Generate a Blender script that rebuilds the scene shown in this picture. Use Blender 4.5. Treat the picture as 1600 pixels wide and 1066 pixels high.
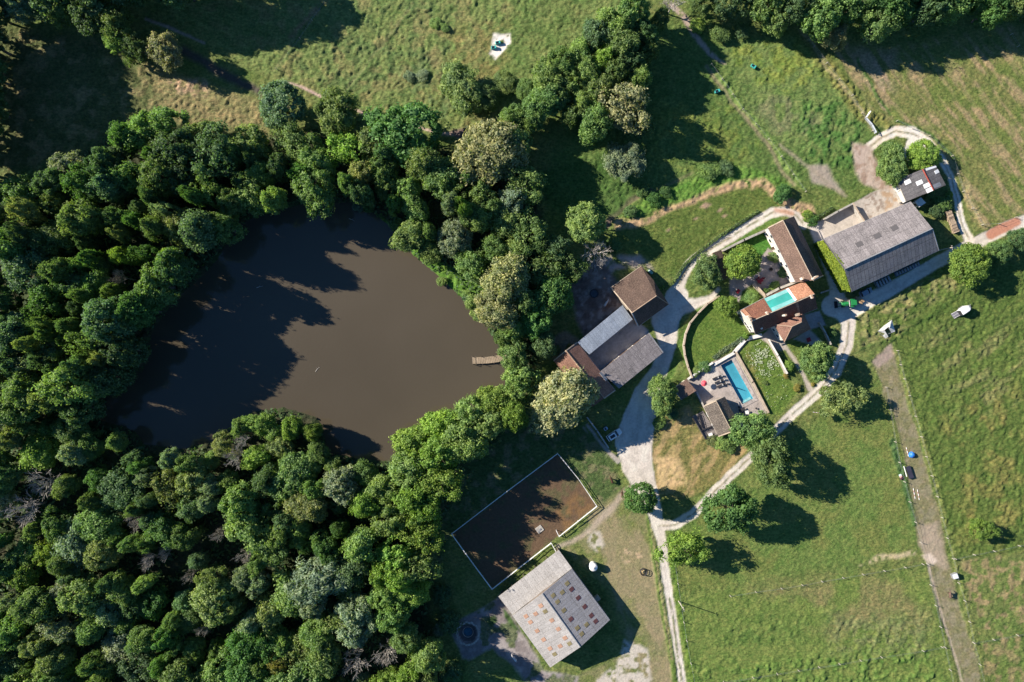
import bpy, bmesh, math, random
import numpy as np
from mathutils import Vector, Matrix
for o in list(bpy.data.objects): bpy.data.objects.remove(o)
SC = bpy.context.scene
COL = SC.collection
# ------------------------------------------------------------ camera, sky, sun, exposure
S = 0.185          # metres of ground per photo pixel
H = 200.0          # flying height of the camera
SUN_EL, SUN_DIR = math.radians(27), math.radians(-19)     # elevation; direction in which shadows fall
cam = bpy.data.objects.new('camera', bpy.data.cameras.new('camera')); COL.objects.link(cam)
cam.location = (0, 0, H); cam.data.sensor_width = 36; cam.data.lens = 36 * H / (1600 * S)
cam.data.clip_start = 1; cam.data.clip_end = 6000
SC.camera = cam
w = bpy.data.worlds.new('World'); SC.world = w; w.use_nodes = True
nt = w.node_tree
sky = nt.nodes.new('ShaderNodeTexSky'); sky.sky_type = 'NISHITA'; sky.sun_disc = False
tosun = Vector((-math.cos(SUN_DIR) * math.cos(SUN_EL), -math.sin(SUN_DIR) * math.cos(SUN_EL), math.sin(SUN_EL)))
sky.sun_elevation = SUN_EL; sky.sun_rotation = math.atan2(tosun.x, tosun.y)
sky.air_density = 0.9; sky.dust_density = 0.2; sky.ozone_density = 5.0           # a clear, deep blue sky
wb = nt.nodes.new('ShaderNodeMix'); wb.data_type = 'RGBA'; wb.blend_type = 'MULTIPLY'; wb.inputs[0].default_value = 1.0
wb.inputs[7].default_value = (0.62, 0.88, 1.0, 1)                                 # the photograph's cool white balance in open shade
nt.links.new(sky.outputs[0], wb.inputs[6]); nt.links.new(wb.outputs[2], nt.nodes['Background'].inputs[0])
nt.nodes['Background'].inputs[1].default_value = 0.062
sun = bpy.data.objects.new('sun', bpy.data.lights.new('sun', 'SUN')); COL.objects.link(sun)
sun.data.energy = 5.0; sun.data.angle = math.radians(0.53); sun.data.color = (1.0, 0.9, 0.76)
sun.rotation_euler = tosun.to_track_quat('Z', 'Y').to_euler(); sun.location = (-200, 80, 150)
SC.view_settings.view_transform = 'Standard'; SC.view_settings.look = 'None'
SC.view_settings.gamma = 1; SC.view_settings.exposure = 1.25
SC.render.resolution_x = 1024; SC.render.resolution_y = 682
try: SC.cycles.max_bounces = 5; SC.cycles.transparent_max_bounces = 4
except Exception: pass

def P(px, py, z=0.0):
    k = S * (1 - z / H)
    return Vector(((px - 800) * k, (533 - py) * k, z))

# ------------------------------------------------------------ noise
def vn(x, y, seed):
    ix = np.floor(x).astype(np.int64); iy = np.floor(y).astype(np.int64)
    fx = x - ix; fy = y - iy; fx = fx * fx * (3 - 2 * fx); fy = fy * fy * (3 - 2 * fy)
    def h(a, b):
        n = (a * 374761393 + b * 668265263 + seed * 974634777) & 0xffffffff
        n = ((n ^ (n >> 13)) * 1274126177) & 0xffffffff
        n = ((n ^ (n >> 16)) * 2246822519) & 0xffffffff
        return ((n ^ (n >> 15)) & 0xffffff) / float(0xffffff)
    a = h(ix, iy); b = h(ix + 1, iy); c = h(ix, iy + 1); d = h(ix + 1, iy + 1)
    return (a * (1 - fx) + b * fx) * (1 - fy) + (c * (1 - fx) + d * fx) * fy
def fbm(x, y, sc, octs=4, seed=0):
    t = 0; amp = .5; tot = 0
    for i in range(octs):
        t = t + amp * vn(x / sc + 17.3 * i, y / sc - 9.1 * i, seed + i); tot += amp; amp *= .5; sc /= 2.03
    return t / tot

# ------------------------------------------------------------ materials
MATS = {}
def newmat(name):
    m = bpy.data.materials.new(name); m.use_nodes = True
    return m, m.node_tree, m.node_tree.nodes['Principled BSDF']
def N(nt, typ, **kw):
    n = nt.nodes.new('ShaderNode' + typ)
    for k, v in kw.items():
        if k.startswith('i_'): n.inputs[int(k[2:])].default_value = v
        elif k.startswith('n_'): n.inputs[k[2:].replace('_', ' ')].default_value = v
        else: setattr(n, k, v)
    return n
def ramp(nt, src, stops):
    r = nt.nodes.new('ShaderNodeValToRGB'); e = r.color_ramp.elements
    e[0].position, e[0].color = stops[0][0], (*stops[0][1], 1)
    e[1].position, e[1].color = stops[-1][0], (*stops[-1][1], 1)
    for p, c in stops[1:-1]:
        q = e.new(p); q.color = (*c, 1)
    nt.links.new(src, r.inputs[0]); return r.outputs[0]
def mix(nt, typ, fac, a, b):
    m = nt.nodes.new('ShaderNodeMix'); m.data_type = 'RGBA'; m.blend_type = typ
    for s, v in ((0, fac), (6, a), (7, b)):
        if hasattr(v, 'is_linked') or hasattr(v, 'links'): nt.links.new(v, m.inputs[s])
        elif s == 0: m.inputs[0].default_value = v
        else: m.inputs[s].default_value = (*v, 1)
    return m.outputs[2]
def mat(name, c, rough=.7, var=.35, scale=1.5, bump=0.15, metal=0, c2=None, spec=.3):
    """plain weathered surface: two scales of stains over a base colour"""
    if name in MATS: return MATS[name]
    m, nt, b = newmat(name)
    tc = N(nt, 'TexCoord')
    n1 = N(nt, 'TexNoise', n_Scale=scale, n_Detail=6, n_Roughness=.65)
    n2 = N(nt, 'TexNoise', n_Scale=scale * .22, n_Detail=3)
    nt.links.new(tc.outputs['Object'], n1.inputs[0]); nt.links.new(tc.outputs['Object'], n2.inputs[0])
    c2 = c2 or tuple(x * (1 - var) * .9 for x in c)
    hi = tuple(min(1, x * (1 + var * .5)) for x in c)
    base = ramp(nt, n1.outputs[0], [(.3, c2), (.5, c), (.72, hi)])
    out = mix(nt, 'MULTIPLY', .5, base, ramp(nt, n2.outputs[0], [(.35, (.65,) * 3), (.65, (1.15,) * 3)]))
    nt.links.new(out, b.inputs['Base Color'])
    b.inputs['Roughness'].default_value = rough; b.inputs['Metallic'].default_value = metal
    b.inputs['Specular IOR Level'].default_value = spec
    if bump:
        bp = N(nt, 'Bump', n_Strength=bump, n_Distance=.1); nt.links.new(n1.outputs[0], bp.inputs['Height'])
        nt.links.new(bp.outputs[0], b.inputs['Normal'])
    MATS[name] = m; return m
def roofmat(name, c1, c2, cm, bw=.5, rh=.4, lichen=None, lam=.5, rough=.8, bump=.5, stain=.5, off=.5, ms=.03):
    """roof covering laid in courses; UV = metres along ridge / down slope"""
    if name in MATS: return MATS[name]
    m, nt, b = newmat(name)
    uv = N(nt, 'UVMap', uv_map='UVMap')
    br = N(nt, 'TexBrick', offset=off, n_Scale=1.0, n_Mortar_Size=ms, n_Brick_Width=bw, n_Row_Height=rh, n_Bias=0.0)
    br.inputs['Color1'].default_value = (*c1, 1); br.inputs['Color2'].default_value = (*c2, 1); br.inputs['Mortar'].default_value = (*cm, 1)
    nt.links.new(uv.outputs[0], br.inputs[0])
    nz = N(nt, 'TexNoise', n_Scale=.35, n_Detail=6, n_Roughness=.7); nt.links.new(uv.outputs[0], nz.inputs[0])
    n3 = N(nt, 'TexNoise', n_Scale=3.2, n_Detail=4, n_Roughness=.75); nt.links.new(uv.outputs[0], n3.inputs[0])
    out = mix(nt, 'MULTIPLY', stain, br.outputs[0], ramp(nt, nz.outputs[0], [(.35, (.5,) * 3), (.62, (1.3,) * 3)]))
    out = mix(nt, 'MULTIPLY', .8, out, ramp(nt, n3.outputs[0], [(.3, (.5,) * 3), (.7, (1.5,) * 3)]))
    if lichen:
        f = ramp(nt, n3.outputs[0], [(.52, (0,) * 3), (.66, (lam,) * 3)])
        out = mix(nt, 'MIX', f, out, lichen)
    nt.links.new(out, b.inputs['Base Color']); b.inputs['Roughness'].default_value = rough
    b.inputs['Specular IOR Level'].default_value = .25
    bp = N(nt, 'Bump', n_Strength=bump, n_Distance=.08); nt.links.new(br.outputs[1], bp.inputs['Height']); bp.invert = True
    b2 = N(nt, 'Bump', n_Strength=bump * .8, n_Distance=.1); nt.links.new(n3.outputs[0], b2.inputs['Height'])
    nt.links.new(bp.outputs[0], b2.inputs['Normal']); nt.links.new(b2.outputs[0], b.inputs['Normal'])
    MATS[name] = m; return m
def leafmat(name, trans=.42):
    m, nt, b = newmat(name)
    oi = N(nt, 'ObjectInfo'); at = N(nt, 'Attribute', attribute_name='lv')
    tc = N(nt, 'NewGeometry'); nz = N(nt, 'TexNoise', n_Scale=.45, n_Detail=2); nt.links.new(tc.outputs['Position'], nz.inputs[0])
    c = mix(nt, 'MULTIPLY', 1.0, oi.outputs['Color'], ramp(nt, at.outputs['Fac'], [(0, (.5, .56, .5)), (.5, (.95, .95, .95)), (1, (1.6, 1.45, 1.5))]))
    c = mix(nt, 'MULTIPLY', .8, c, ramp(nt, nz.outputs[0], [(.35, (.72, .8, .9)), (.65, (1.25, 1.15, .95))]))
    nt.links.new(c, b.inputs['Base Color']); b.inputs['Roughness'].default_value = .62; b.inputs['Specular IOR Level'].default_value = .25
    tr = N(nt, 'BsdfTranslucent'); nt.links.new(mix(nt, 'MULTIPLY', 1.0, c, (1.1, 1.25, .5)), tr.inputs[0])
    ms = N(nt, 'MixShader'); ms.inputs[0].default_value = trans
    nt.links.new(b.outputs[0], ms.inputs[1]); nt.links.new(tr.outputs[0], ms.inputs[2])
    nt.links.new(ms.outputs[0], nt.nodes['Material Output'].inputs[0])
    return m
LEAF = leafmat('leaves')
BARK = mat('bark', (.13, .11, .085), var=.4, scale=4, bump=.4)
DEADW = mat('dead_wood', (.37, .345, .315), var=.3, scale=4, bump=.2)

# ------------------------------------------------------------ object helpers
def tag(o, label=None, cat=None, group=None, kind=None):
    if label: o['label'] = label
    if cat: o['category'] = cat
    if group: o['group'] = group
    if kind: o['kind'] = kind
    return o
def empty(name, loc, label, cat, group=None, rz=0):
    o = bpy.data.objects.new(name, None); COL.objects.link(o); o.location = loc; o.rotation_euler = (0, 0, rz)
    o.empty_display_size = .5; o['org'] = tuple(loc); del o['org']
    return tag(o, label, cat, group)
def np_mesh(name, V, F, m=None, lv=None):
    """V (n,3), F (k,4) or (k,3) arrays -> mesh"""
    me = bpy.data.meshes.new(name); V = np.asarray(V, dtype=np.float32); F = np.asarray(F, dtype=np.int32)
    k = F.shape[1]
    me.vertices.add(len(V)); me.vertices.foreach_set('co', V.ravel())
    me.loops.add(F.size); me.loops.foreach_set('vertex_index', F.ravel())
    me.polygons.add(len(F)); me.polygons.foreach_set('loop_start', np.arange(0, F.size, k, dtype=np.int32))
    me.polygons.foreach_set('loop_total', np.full(len(F), k, dtype=np.int32))
    me.update(calc_edges=True)
    if lv is not None:
        a = me.attributes.new('lv', 'FLOAT', 'FACE'); a.data.foreach_set('value', np.asarray(lv, dtype=np.float32))
    if m: me.materials.append(m)
    return me
class MB:
    def __init__(s): s.v = []; s.f = []; s.uv = {}
    def face(s, pts, uvs=None):
        b = len(s.v); s.v += [Vector(p) for p in pts]; s.f.append(list(range(b, b + len(pts))))
        if uvs: s.uv[len(s.f) - 1] = uvs
        return s
    def prism(s, pts, z0, z1):
        n = len(pts); b = len(s.v)
        s.v += [Vector((p[0], p[1], z0)) for p in pts] + [Vector((p[0], p[1], z1)) for p in pts]
        s.f.append([b + i for i in range(n)][::-1]); s.f.append([b + n + i for i in range(n)])
        for i in range(n): j = (i + 1) % n; s.f.append([b + i, b + j, b + n + j, b + n + i])
        return s
    def box(s, c, d, rz=0, M=None):
        M = M or Matrix.Rotation(rz, 3, 'Z'); b = len(s.v); c = Vector(c)
        for x, y, z in ((-1,-1,-1),(1,-1,-1),(1,1,-1),(-1,1,-1),(-1,-1,1),(1,-1,1),(1,1,1),(-1,1,1)):
            s.v.append(c + M @ Vector((x * d[0] / 2, y * d[1] / 2, z * d[2] / 2)))
        for q in ((0,3,2,1),(4,5,6,7),(0,1,5,4),(1,2,6,5),(2,3,7,6),(3,0,4,7)): s.f.append([b + i for i in q])
        return s
    def beam(s, a, c, w, h):
        a = Vector(a); c = Vector(c); d = (c - a); L = d.length
        x = d.normalized(); z = Vector((0, 0, 1)); 
        if abs(x.z) > .95: z = Vector((0, 1, 0))
        y = z.cross(x).normalized(); z = x.cross(y)
        return s.box((a + c) / 2, (L, w, h), M=Matrix((x, y, z)).transposed())
    def tube(s, a, c, r0, r1=None, n=6, caps=True):
        r1 = r0 if r1 is None else r1; a = Vector(a); c = Vector(c); x = (c - a).normalized()
        y = x.orthogonal().normalized(); z = x.cross(y); b = len(s.v)
        for p, r in ((a, r0), (c, r1)):
            for i in range(n):
                t = 2 * math.pi * i / n; s.v.append(p + (y * math.cos(t) + z * math.sin(t)) * r)
        for i in range(n): j = (i + 1) % n; s.f.append([b + i, b + j, b + n + j, b + n + i])
        if caps: s.f.append([b + i for i in range(n)][::-1]); s.f.append([b + n + i for i in range(n)])
        return s
    def lathe(s, c, prof, n=16, ax='Z'):
        b = len(s.v); c = Vector(c)
        for r, z in prof:
            for i in range(n):
                t = 2 * math.pi * i / n
                v = Vector((r * math.cos(t), r * math.sin(t), z))
                if ax == 'Y': v = Vector((v.x, v.z, v.y))
                s.v.append(c + v)
        for k in range(len(prof) - 1):
            for i in range(n):
                j = (i + 1) % n; s.f.append([b + k * n + i, b + k * n + j, b + (k + 1) * n + j, b + (k + 1) * n + i])
        s.f.append([b + i for i in range(n)][::-1]); q = b + (len(prof) - 1) * n; s.f.append([q + i for i in range(n)])
        return s
    def xform(s, M, k=0):
        for i in range(k, len(s.v)): s.v[i] = M @ s.v[i]
        return s
    def build(s, name, m, parent=None, off=None, smooth=False, bevel=0, label=None, seg=2):
        """vertices are in world space; parent's base (off) is taken away"""
        off = Vector(off) if off is not None else (base_of(parent) if parent else Vector((0, 0, 0)))
        me = bpy.data.meshes.new(name); me.from_pydata([v - off for v in s.v], [], s.f)
        if s.uv:
            L = me.uv_layers.new(name='UVMap')
            for fi, uvs in s.uv.items():
                for k, li in enumerate(me.polygons[fi].loop_indices): L.data[li].uv = uvs[k]
        bm = bmesh.new(); bm.from_mesh(me)
        if bevel:
            bmesh.ops.remove_doubles(bm, verts=bm.verts, dist=1e-4)
            es = [e for e in bm.edges if len(e.link_faces) == 2 and e.calc_face_angle(0) > .5]
            bmesh.ops.bevel(bm, geom=es, offset=bevel, segments=seg, affect='EDGES', profile=.6)
        if not s.uv: bmesh.ops.recalc_face_normals(bm, faces=bm.faces)
        bm.to_mesh(me); bm.free()
        if smooth:
            for p in me.polygons: p.use_smooth = True
        me.materials.append(m)
        o = bpy.data.objects.new(name, me); COL.objects.link(o)
        if parent: o.parent = parent
        elif off.length: o.location = off
        if label: o['label'] = label
        return o
def base_of(o):
    v = Vector((0, 0, 0))
    while o: v = v + o.location; o = o.parent
    return v
def thing(name, px, py, label, cat, group=None, z=0.0): return empty(name, P(px, py, z), label, cat, group)
def dup(root, loc=None, rz=None, scale=None, label=None, group=None, color=None):
    r = root.copy(); COL.objects.link(r)
    if loc is not None: r.location = loc
    if rz is not None: r.rotation_euler = (0, 0, rz)
    if scale is not None: r.scale = scale
    if label: r['label'] = label
    if group: r['group'] = group
    for ch in list(root.children):
        c = ch.copy(); COL.objects.link(c); c.parent = r
        if color is not None: c.color = (*color, 1)
        for g in ch.children:
            d = g.copy(); COL.objects.link(d); d.parent = c
    if color is not None: r.color = (*color, 1)
    return r
# ------------------------------------------------------------ the ground: one sheet, heights and soil colours on a fine grid
STEP = 2.0
coarse = [9000, 5200, 3000, 1700, 1000, 600, 350, 200, 110]
def axis(n):
    f = np.arange(-48, n + 49, STEP)
    return np.concatenate([-48 - np.array(coarse, float), f, f[-1] + np.array(coarse[::-1], float)])
ax_, ay_ = axis(1600), axis(1066)
PX, PY = np.meshgrid(ax_, ay_)
SH = PX.shape
WX = PX + (fbm(PX, PY, 26, 3, 5) - .5) * 9; WY = PY + (fbm(PX, PY, 26, 3, 9) - .5) * 9      # wandering edges
LX = PX + (fbm(PX, PY, 9, 2, 15) - .5) * 2.2; LY = PY + (fbm(PX, PY, 9, 2, 19) - .5) * 2.2   # crisper edges
Cc = np.zeros(SH + (3,)); Am = np.full(SH, .16); Gr = np.ones(SH)
Cc[:] = (.108, .15, .044)
def window(pts, pad):
    xs = [p[0] for p in pts]; ys = [p[1] for p in pts]
    i0, i1 = np.searchsorted(ax_, [min(xs) - pad, max(xs) + pad]); j0, j1 = np.searchsorted(ay_, [min(ys) - pad, max(ys) + pad])
    return (slice(j0, j1), slice(i0, i1))
def sdist(x, y, pts, closed=True):
    d = np.full(x.shape, 1e9); ins = np.zeros(x.shape, bool); n = len(pts)
    for i in range(n if closed else n - 1):
        ax, ay = pts[i][:2]; bx, by = pts[(i + 1) % n][:2]; dx, dy = bx - ax, by - ay
        t = np.clip(((x - ax) * dx + (y - ay) * dy) / (dx * dx + dy * dy + 1e-9), 0, 1)
        d = np.minimum(d, np.hypot(x - ax - t * dx, y - ay - t * dy))
        if closed: ins ^= ((ay > y) != (by > y)) & (x < dx * (y - ay) / (dy + 1e-12 if dy >= 0 else dy - 1e-12) + ax)
    return np.where(ins, d, -d) if closed else d
def poly(pts, feather=5, soft=True):
    sl = window(pts, 20 + feather); x, y = (WX[sl], WY[sl]) if soft else (LX[sl], LY[sl])
    return sl, np.clip(sdist(x, y, pts) / feather + .5, 0, 1)
def hard(pts, feather=1.5):
    sl = window(pts, 8); return sl, np.clip(sdist(PX[sl], PY[sl], pts) / feather + .5, 0, 1)
def line(pts, feather=3, soft=False):
    """pts = (x, y, width)"""
    sl = window(pts, 30); x, y = (WX[sl], WY[sl]) if soft else (LX[sl], LY[sl]); m = np.zeros(x.shape)
    for (ax, ay, aw), (bx, by, bw) in zip(pts[:-1], pts[1:]):
        dx, dy = bx - ax, by - ay
        t = np.clip(((x - ax) * dx + (y - ay) * dy) / (dx * dx + dy * dy + 1e-9), 0, 1)
        d = np.hypot(x - ax - t * dx, y - ay - t * dy); w_ = (aw + (bw - aw) * t) / 2
        m = np.maximum(m, np.clip((w_ - d) / feather + .5, 0, 1))
    return sl, m
def patchy(sm, sc=12, lo=.45, hi=.6, seed=1, ang=None, stretch=5):
    sl, m = sm; x, y = PX[sl], PY[sl]
    if ang is not None:
        c, s_ = math.cos(ang), math.sin(ang); x, y = (x * c + y * s_) / stretch, -x * s_ + y * c
    return sl, m * np.clip((fbm(x, y, sc, 4, seed) - lo) / (hi - lo), 0, 1)
def paint(sm, col=None, amp=None, g=None, op=1.0):
    sl, m = sm; m = m * op
    if col is not None: Cc[sl] = Cc[sl] * (1 - m[..., None]) + np.array(col) * m[..., None]
    if amp is not None: Am[sl] = Am[sl] * (1 - m) + amp * m
    if g is not None: Gr[sl] = Gr[sl] * (1 - m) + g * m
    return sm
CLS = {}
def keep(name, sm, th=.5):
    a = CLS.setdefault(name, np.zeros(SH, bool)); sl, m = sm; a[sl] |= m > th
ALL = (slice(0, SH[0]), slice(0, SH[1])); ONE = np.ones(SH)
paint(patchy((ALL, ONE), 90, .4, .6, 3), (.13, .145, .05), op=.6)
paint(patchy((ALL, ONE), 14, .5, .7, 6, math.radians(-20), 4), (.15, .165, .06), op=.45)
paint(patchy((ALL, ONE), 30, .5, .65, 4), (.08, .125, .03), op=.5)
OLIVE = (.128, .168, .056); STRAW = (.25, .2, .1); LUSH = (.085, .135, .038); TAN = (.3, .215, .14); GRAV = (.5, .455, .41)
# top meadows
paint(poly([(190,-40),(1000,-40),(960,40),(880,110),(830,150),(740,220),(560,190),(440,130),(300,60)], 20), OLIVE, .3)
paint(patchy(poly([(330,0),(720,-20),(700,120),(600,180),(480,140)], 40), 12, .46, .66, 7), (.095, .14, .05), .34, op=.8)
paint(patchy(poly([(620,90),(700,80),(720,190),(660,190)], 20), 12, .45, .55, 8), (.095, .135, .055), .36, op=.8)
paint(patchy(poly([(250,-20),(960,-40),(760,220),(460,140)], 30), 22, .5, .62, 11), (.19, .17, .075), op=.55)
paint(poly([(820,-30),(950,-30),(880,70),(800,140),(740,120),(780,40)], 30), (.095, .145, .042), .22, op=.7)
paint(patchy(poly([(700,40),(800,30),(790,160),(700,150)], 30), 18, .45, .6, 12), (.18, .155, .06), .08, op=.7)
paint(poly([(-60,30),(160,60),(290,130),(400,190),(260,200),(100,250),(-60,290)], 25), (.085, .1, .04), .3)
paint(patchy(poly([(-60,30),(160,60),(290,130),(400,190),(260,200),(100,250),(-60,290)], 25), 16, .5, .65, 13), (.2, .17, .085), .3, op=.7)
paint(poly([(225,95),(290,120),(410,155),(420,215),(330,205),(255,180)], 14), (.2, .175, .085), .3, op=.85)
paint(patchy(poly([(262,118),(330,128),(325,150),(270,148)], 8), 8, .4, .55, 14), (.36, .25, .17), op=.8)
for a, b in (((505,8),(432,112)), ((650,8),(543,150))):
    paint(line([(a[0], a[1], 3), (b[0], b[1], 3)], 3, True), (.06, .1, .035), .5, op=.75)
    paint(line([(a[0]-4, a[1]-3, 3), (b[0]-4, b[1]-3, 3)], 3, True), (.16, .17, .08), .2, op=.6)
paint(patchy(line([(494,18,12),(458,58,9)], 8, True), 6, .35, .5, 16), (.22, .15, .09), op=.7)
# small paths
paint(keep('footpath', line([(243,22,4),(256,38,4)], 2)) or line([(228,30,4),(262,42,5),(320,68,3)], 2), (.3, .24, .21), .03, .2, .9)
p_ = line([(450,129,3),(478,139,4),(505,153,4),(540,168,3),(580,181,4),(640,196,3),(690,209,4),(725,210,6)], 2); keep('footpath', p_); paint(p_, (.42, .31, .27), .03, .1)
paint(poly([(700,203),(748,203),(750,222),(715,218)], 5), (.17, .12, .11), .15, .2)
paint(line([(285,78,14),(330,104,16),(375,130,14),(420,150,10),(450,168,6)], 8, True), (.075, .065, .055), .12, .3)
paint(patchy(poly([(773,52),(797,54),(799,68),(785,78),(774,92),(763,84),(768,66)], 4), 6, .3, .45, 17), (.62, .58, .54), .08, 0)
# right of the tree belt
paint(poly([(1000,30),(1130,60),(1260,60),(1390,200),(1340,300),(1250,290),(1180,300),(950,320),(850,250),(900,200)], 20), LUSH, .2)
paint(poly([(1125,70),(1255,55),(1360,190),(1340,240),(1250,240),(1190,210)], 16), (.115, .165, .052), .2)
paint(patchy(poly([(1130,60),(1250,60),(1300,130),(1240,150),(1150,120)], 20), 16, .45, .6, 20), (.15, .19, .04), .35, op=.7)
paint(patchy(poly([(1160,150),(1260,150),(1290,200),(1220,220)], 20), 14, .5, .6, 21), (.16, .16, .09), op=.6)
paint(patchy(poly([(1240,160),(1350,160),(1350,260),(1260,260)], 16), 10, .42, .55, 22), (.05, .125, .03), .5, op=.8)
paint(patchy(poly([(1020,180),(1130,120),(1190,230),(1130,270),(1020,260)], 20), 14, .45, .6, 23), (.14, .17, .04), .4, op=.6)
paint(poly([(1020,300),(1150,255),(1250,290),(1180,290),(1080,320),(960,350)], 10), (.095, .19, .035), .35, op=.8)
paint(line([(1112,104,7),(1160,170,9),(1200,215,10),(1255,295,9)], 4, True), (.14, .21, .06), .35)
paint(line([(1105,104,5),(1155,175,5),(1195,222,6),(1240,290,5)], 5, True), (.24, .19, .13), .06, .4, .7)
p_ = line([(1050,8,8),(1072,36,9),(1092,66,8),(1110,84,8),(1132,99,3)], 3, True); keep('footpath', p_); paint(patchy(p_, 6, .2, .4, 24), (.32, .25, .21), .08, .1)
p_ = line([(948,352,12),(960,335,12),(985,315,8),(1015,298,5)], 5, True); keep('footpath', p_); paint(p_, (.13, .1, .08), .06, .2)
paint(line([(985,315,6),(1040,290,5),(1080,270,4)], 5, True), (.18, .16, .09), .06, .5, .6)
paint(poly([(1262,262),(1290,258),(1300,275),(1320,300),(1290,290),(1270,285)], 6), (.3, .25, .22), .06, .1, .85)
paint(line([(1220,228,4),(1262,262,5),(1322,306,5)], 4, True), (.26, .22, .17), .06, .3, .7)
# meadow with mown edge above the loop track
paint(poly([(975,345),(1060,318),(1140,292),(1190,290),(1225,320),(1190,330),(1110,370),(1070,420),(1010,440),(940,400)], 8), (.09, .125, .032), .12)
p_ = line([(968,352,16),(1010,345,10),(1060,322,9),(1110,302,10),(1150,290,12),(1190,287,14),(1215,308,12),(1240,325,16),(1262,330,22)], 6, True)
paint(patchy(p_, 7, .25, .45, 26), (.36, .25, .15), .3, .4)
for x, y, r in ((1103,321,9),(1125,328,6),(1132,337,5),(1088,341,4),(1046,361,4)):
    paint(patchy(poly([(x-r,y+r*.3),(x,y-r*.5),(x+r,y-r*.3),(x,y+r*.5)], 4), 4, .2, .4, 27), (.3, .21, .15), .2, .3)
paint(poly([(950,395),(1010,398),(1060,440),(1030,460),(990,410)], 8), (.13, .15, .05), .1, op=.6)
paint(patchy(poly([(935,400),(1000,398),(1020,420),(960,420),(940,440)], 8), 10, .3, .5, 28), (.33, .28, .25), .05, .1)
# stubble field, upper right
ST = [(1290,60),(1340,66),(1400,72),(1640,30),(1640,330),(1545,358),(1518,340),(1503,300),(1485,245),(1440,205),(1395,190),(1372,188)]
paint(poly(ST, 10), (.135, .15, .052), .12)
paint(patchy(poly(ST, 10), 7, .5, .62, 30, math.radians(52), 6), (.29, .215, .13), .12, .6, .7)
paint(patchy(poly(ST, 10), 30, .5, .6, 31), (.1, .15, .035), op=.5)
paint(patchy(poly([(1335,75),(1400,80),(1390,200),(1370,190)], 20), 9, .42, .52, 32, math.radians(58), 6), (.32, .24, .17), op=.7)
paint(line([(1260,52,22),(1300,110,24),(1345,175,26),(1385,195,14)], 8, True), (.15, .16, .05), .45)
paint(line([(1252,46,5),(1282,90,5),(1320,140,5),(1350,175,5),(1365,205,4)], 4, True), (.25, .23, .12), .1)
paint(line([(1340,90,4),(1370,150,5),(1392,180,4)], 3, True), (.07, .13, .035), .4)
paint(line([(1405,196,8),(1450,215,8),(1478,245,8),(1495,270,8)], 6, True), (.34, .26, .15), .15, op=.6)
paint(line([(1400,188,4),(1455,212,5),(1490,248,6)], 4, True), (.06, .12, .03), .4)
paint(line([(1508,290,10),(1520,325,12),(1540,352,9)], 6, True), (.3, .25, .13), .2)
# right pasture
RP = [(1345,520),(1370,470),(1440,430),(1510,415),(1600,400),(1640,390),(1640,860),(1490,870),(1460,760),(1400,540)]
paint(poly(RP, 12), (.085, .125, .032), .24)
paint(patchy(poly([(1335,490),(1360,478),(1440,440),(1520,420),(1530,440),(1440,480),(1400,530),(1345,545)], 12), 9, .4, .55, 33), (.185, .18, .08), .5, op=.8)
paint(patchy(poly([(1430,520),(1600,500),(1600,640),(1500,640)], 40), 14, .5, .62, 34, math.radians(-35), 3), (.165, .165, .07), .38, op=.65)
paint(patchy(poly([(1470,640),(1600,600),(1600,860),(1500,850)], 40), 22, .5, .65, 35), (.16, .15, .05), .4, op=.7)
paint(line([(1345,545,4),(1400,530,4),(1460,492,4),(1520,438,4)], 4, True), (.05, .1, .025), .5, op=.7)
paint(patchy(poly([(1400,480),(1600,420),(1600,520),(1440,560)], 20), 5, .5, .6, 36, math.radians(-35), 8), (.06, .1, .025), .35, op=.6)
# pastures, lower right
paint(poly([(1290,640),(1380,590),(1430,760),(1450,860),(1240,900),(1060,930),(1040,830),(1180,760)], 20), (.105, .155, .042), .1)
paint(patchy(poly([(1290,640),(1380,590),(1430,760),(1450,860),(1240,900),(1060,930),(1040,830),(1180,760)], 20), 40, .45, .6, 38), (.13, .15, .045), op=.7)
paint(poly([(1050,930),(1220,912),(1440,884),(1500,1090),(1060,1090)], 10), (.12, .165, .044), .12)
paint(patchy(poly([(1180,920),(1420,890),(1460,1000),(1300,990)], 40), 40, .42, .6, 39), (.18, .155, .075), op=.7)
paint(patchy(poly([(1290,960),(1450,960),(1450,1020),(1300,1020)], 25), 7, .4, .55, 40), (.14, .16, .07), .35, op=.7)
paint(patchy(poly([(1110,990),(1210,950),(1300,980),(1250,1000),(1130,1010)], 15), 9, .42, .55, 41), (.08, .135, .035), .35, op=.7)
paint(patchy(poly([(1060,1040),(1460,1010),(1480,1090),(1060,1090)], 15), 8, .45, .6, 42), (.085, .155, .035), .5, op=.7)
paint(patchy(poly([(1500,880),(1640,850),(1640,1000),(1530,1010)], 10), 10, .5, .62, 43), (.26, .19, .11), .2, .5, .7)
paint(patchy(poly([(1520,1010),(1640,1000),(1640,1090),(1540,1090)], 10), 10, .5, .62, 44), (.24, .18, .1), .2, .5, .6)
paint(patchy(poly([(1345,885),(1370,868),(1430,858),(1430,868),(1390,872),(1355,882)], 5), 5, .25, .45, 45), (.38, .32, .2), .06, .3)
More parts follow.
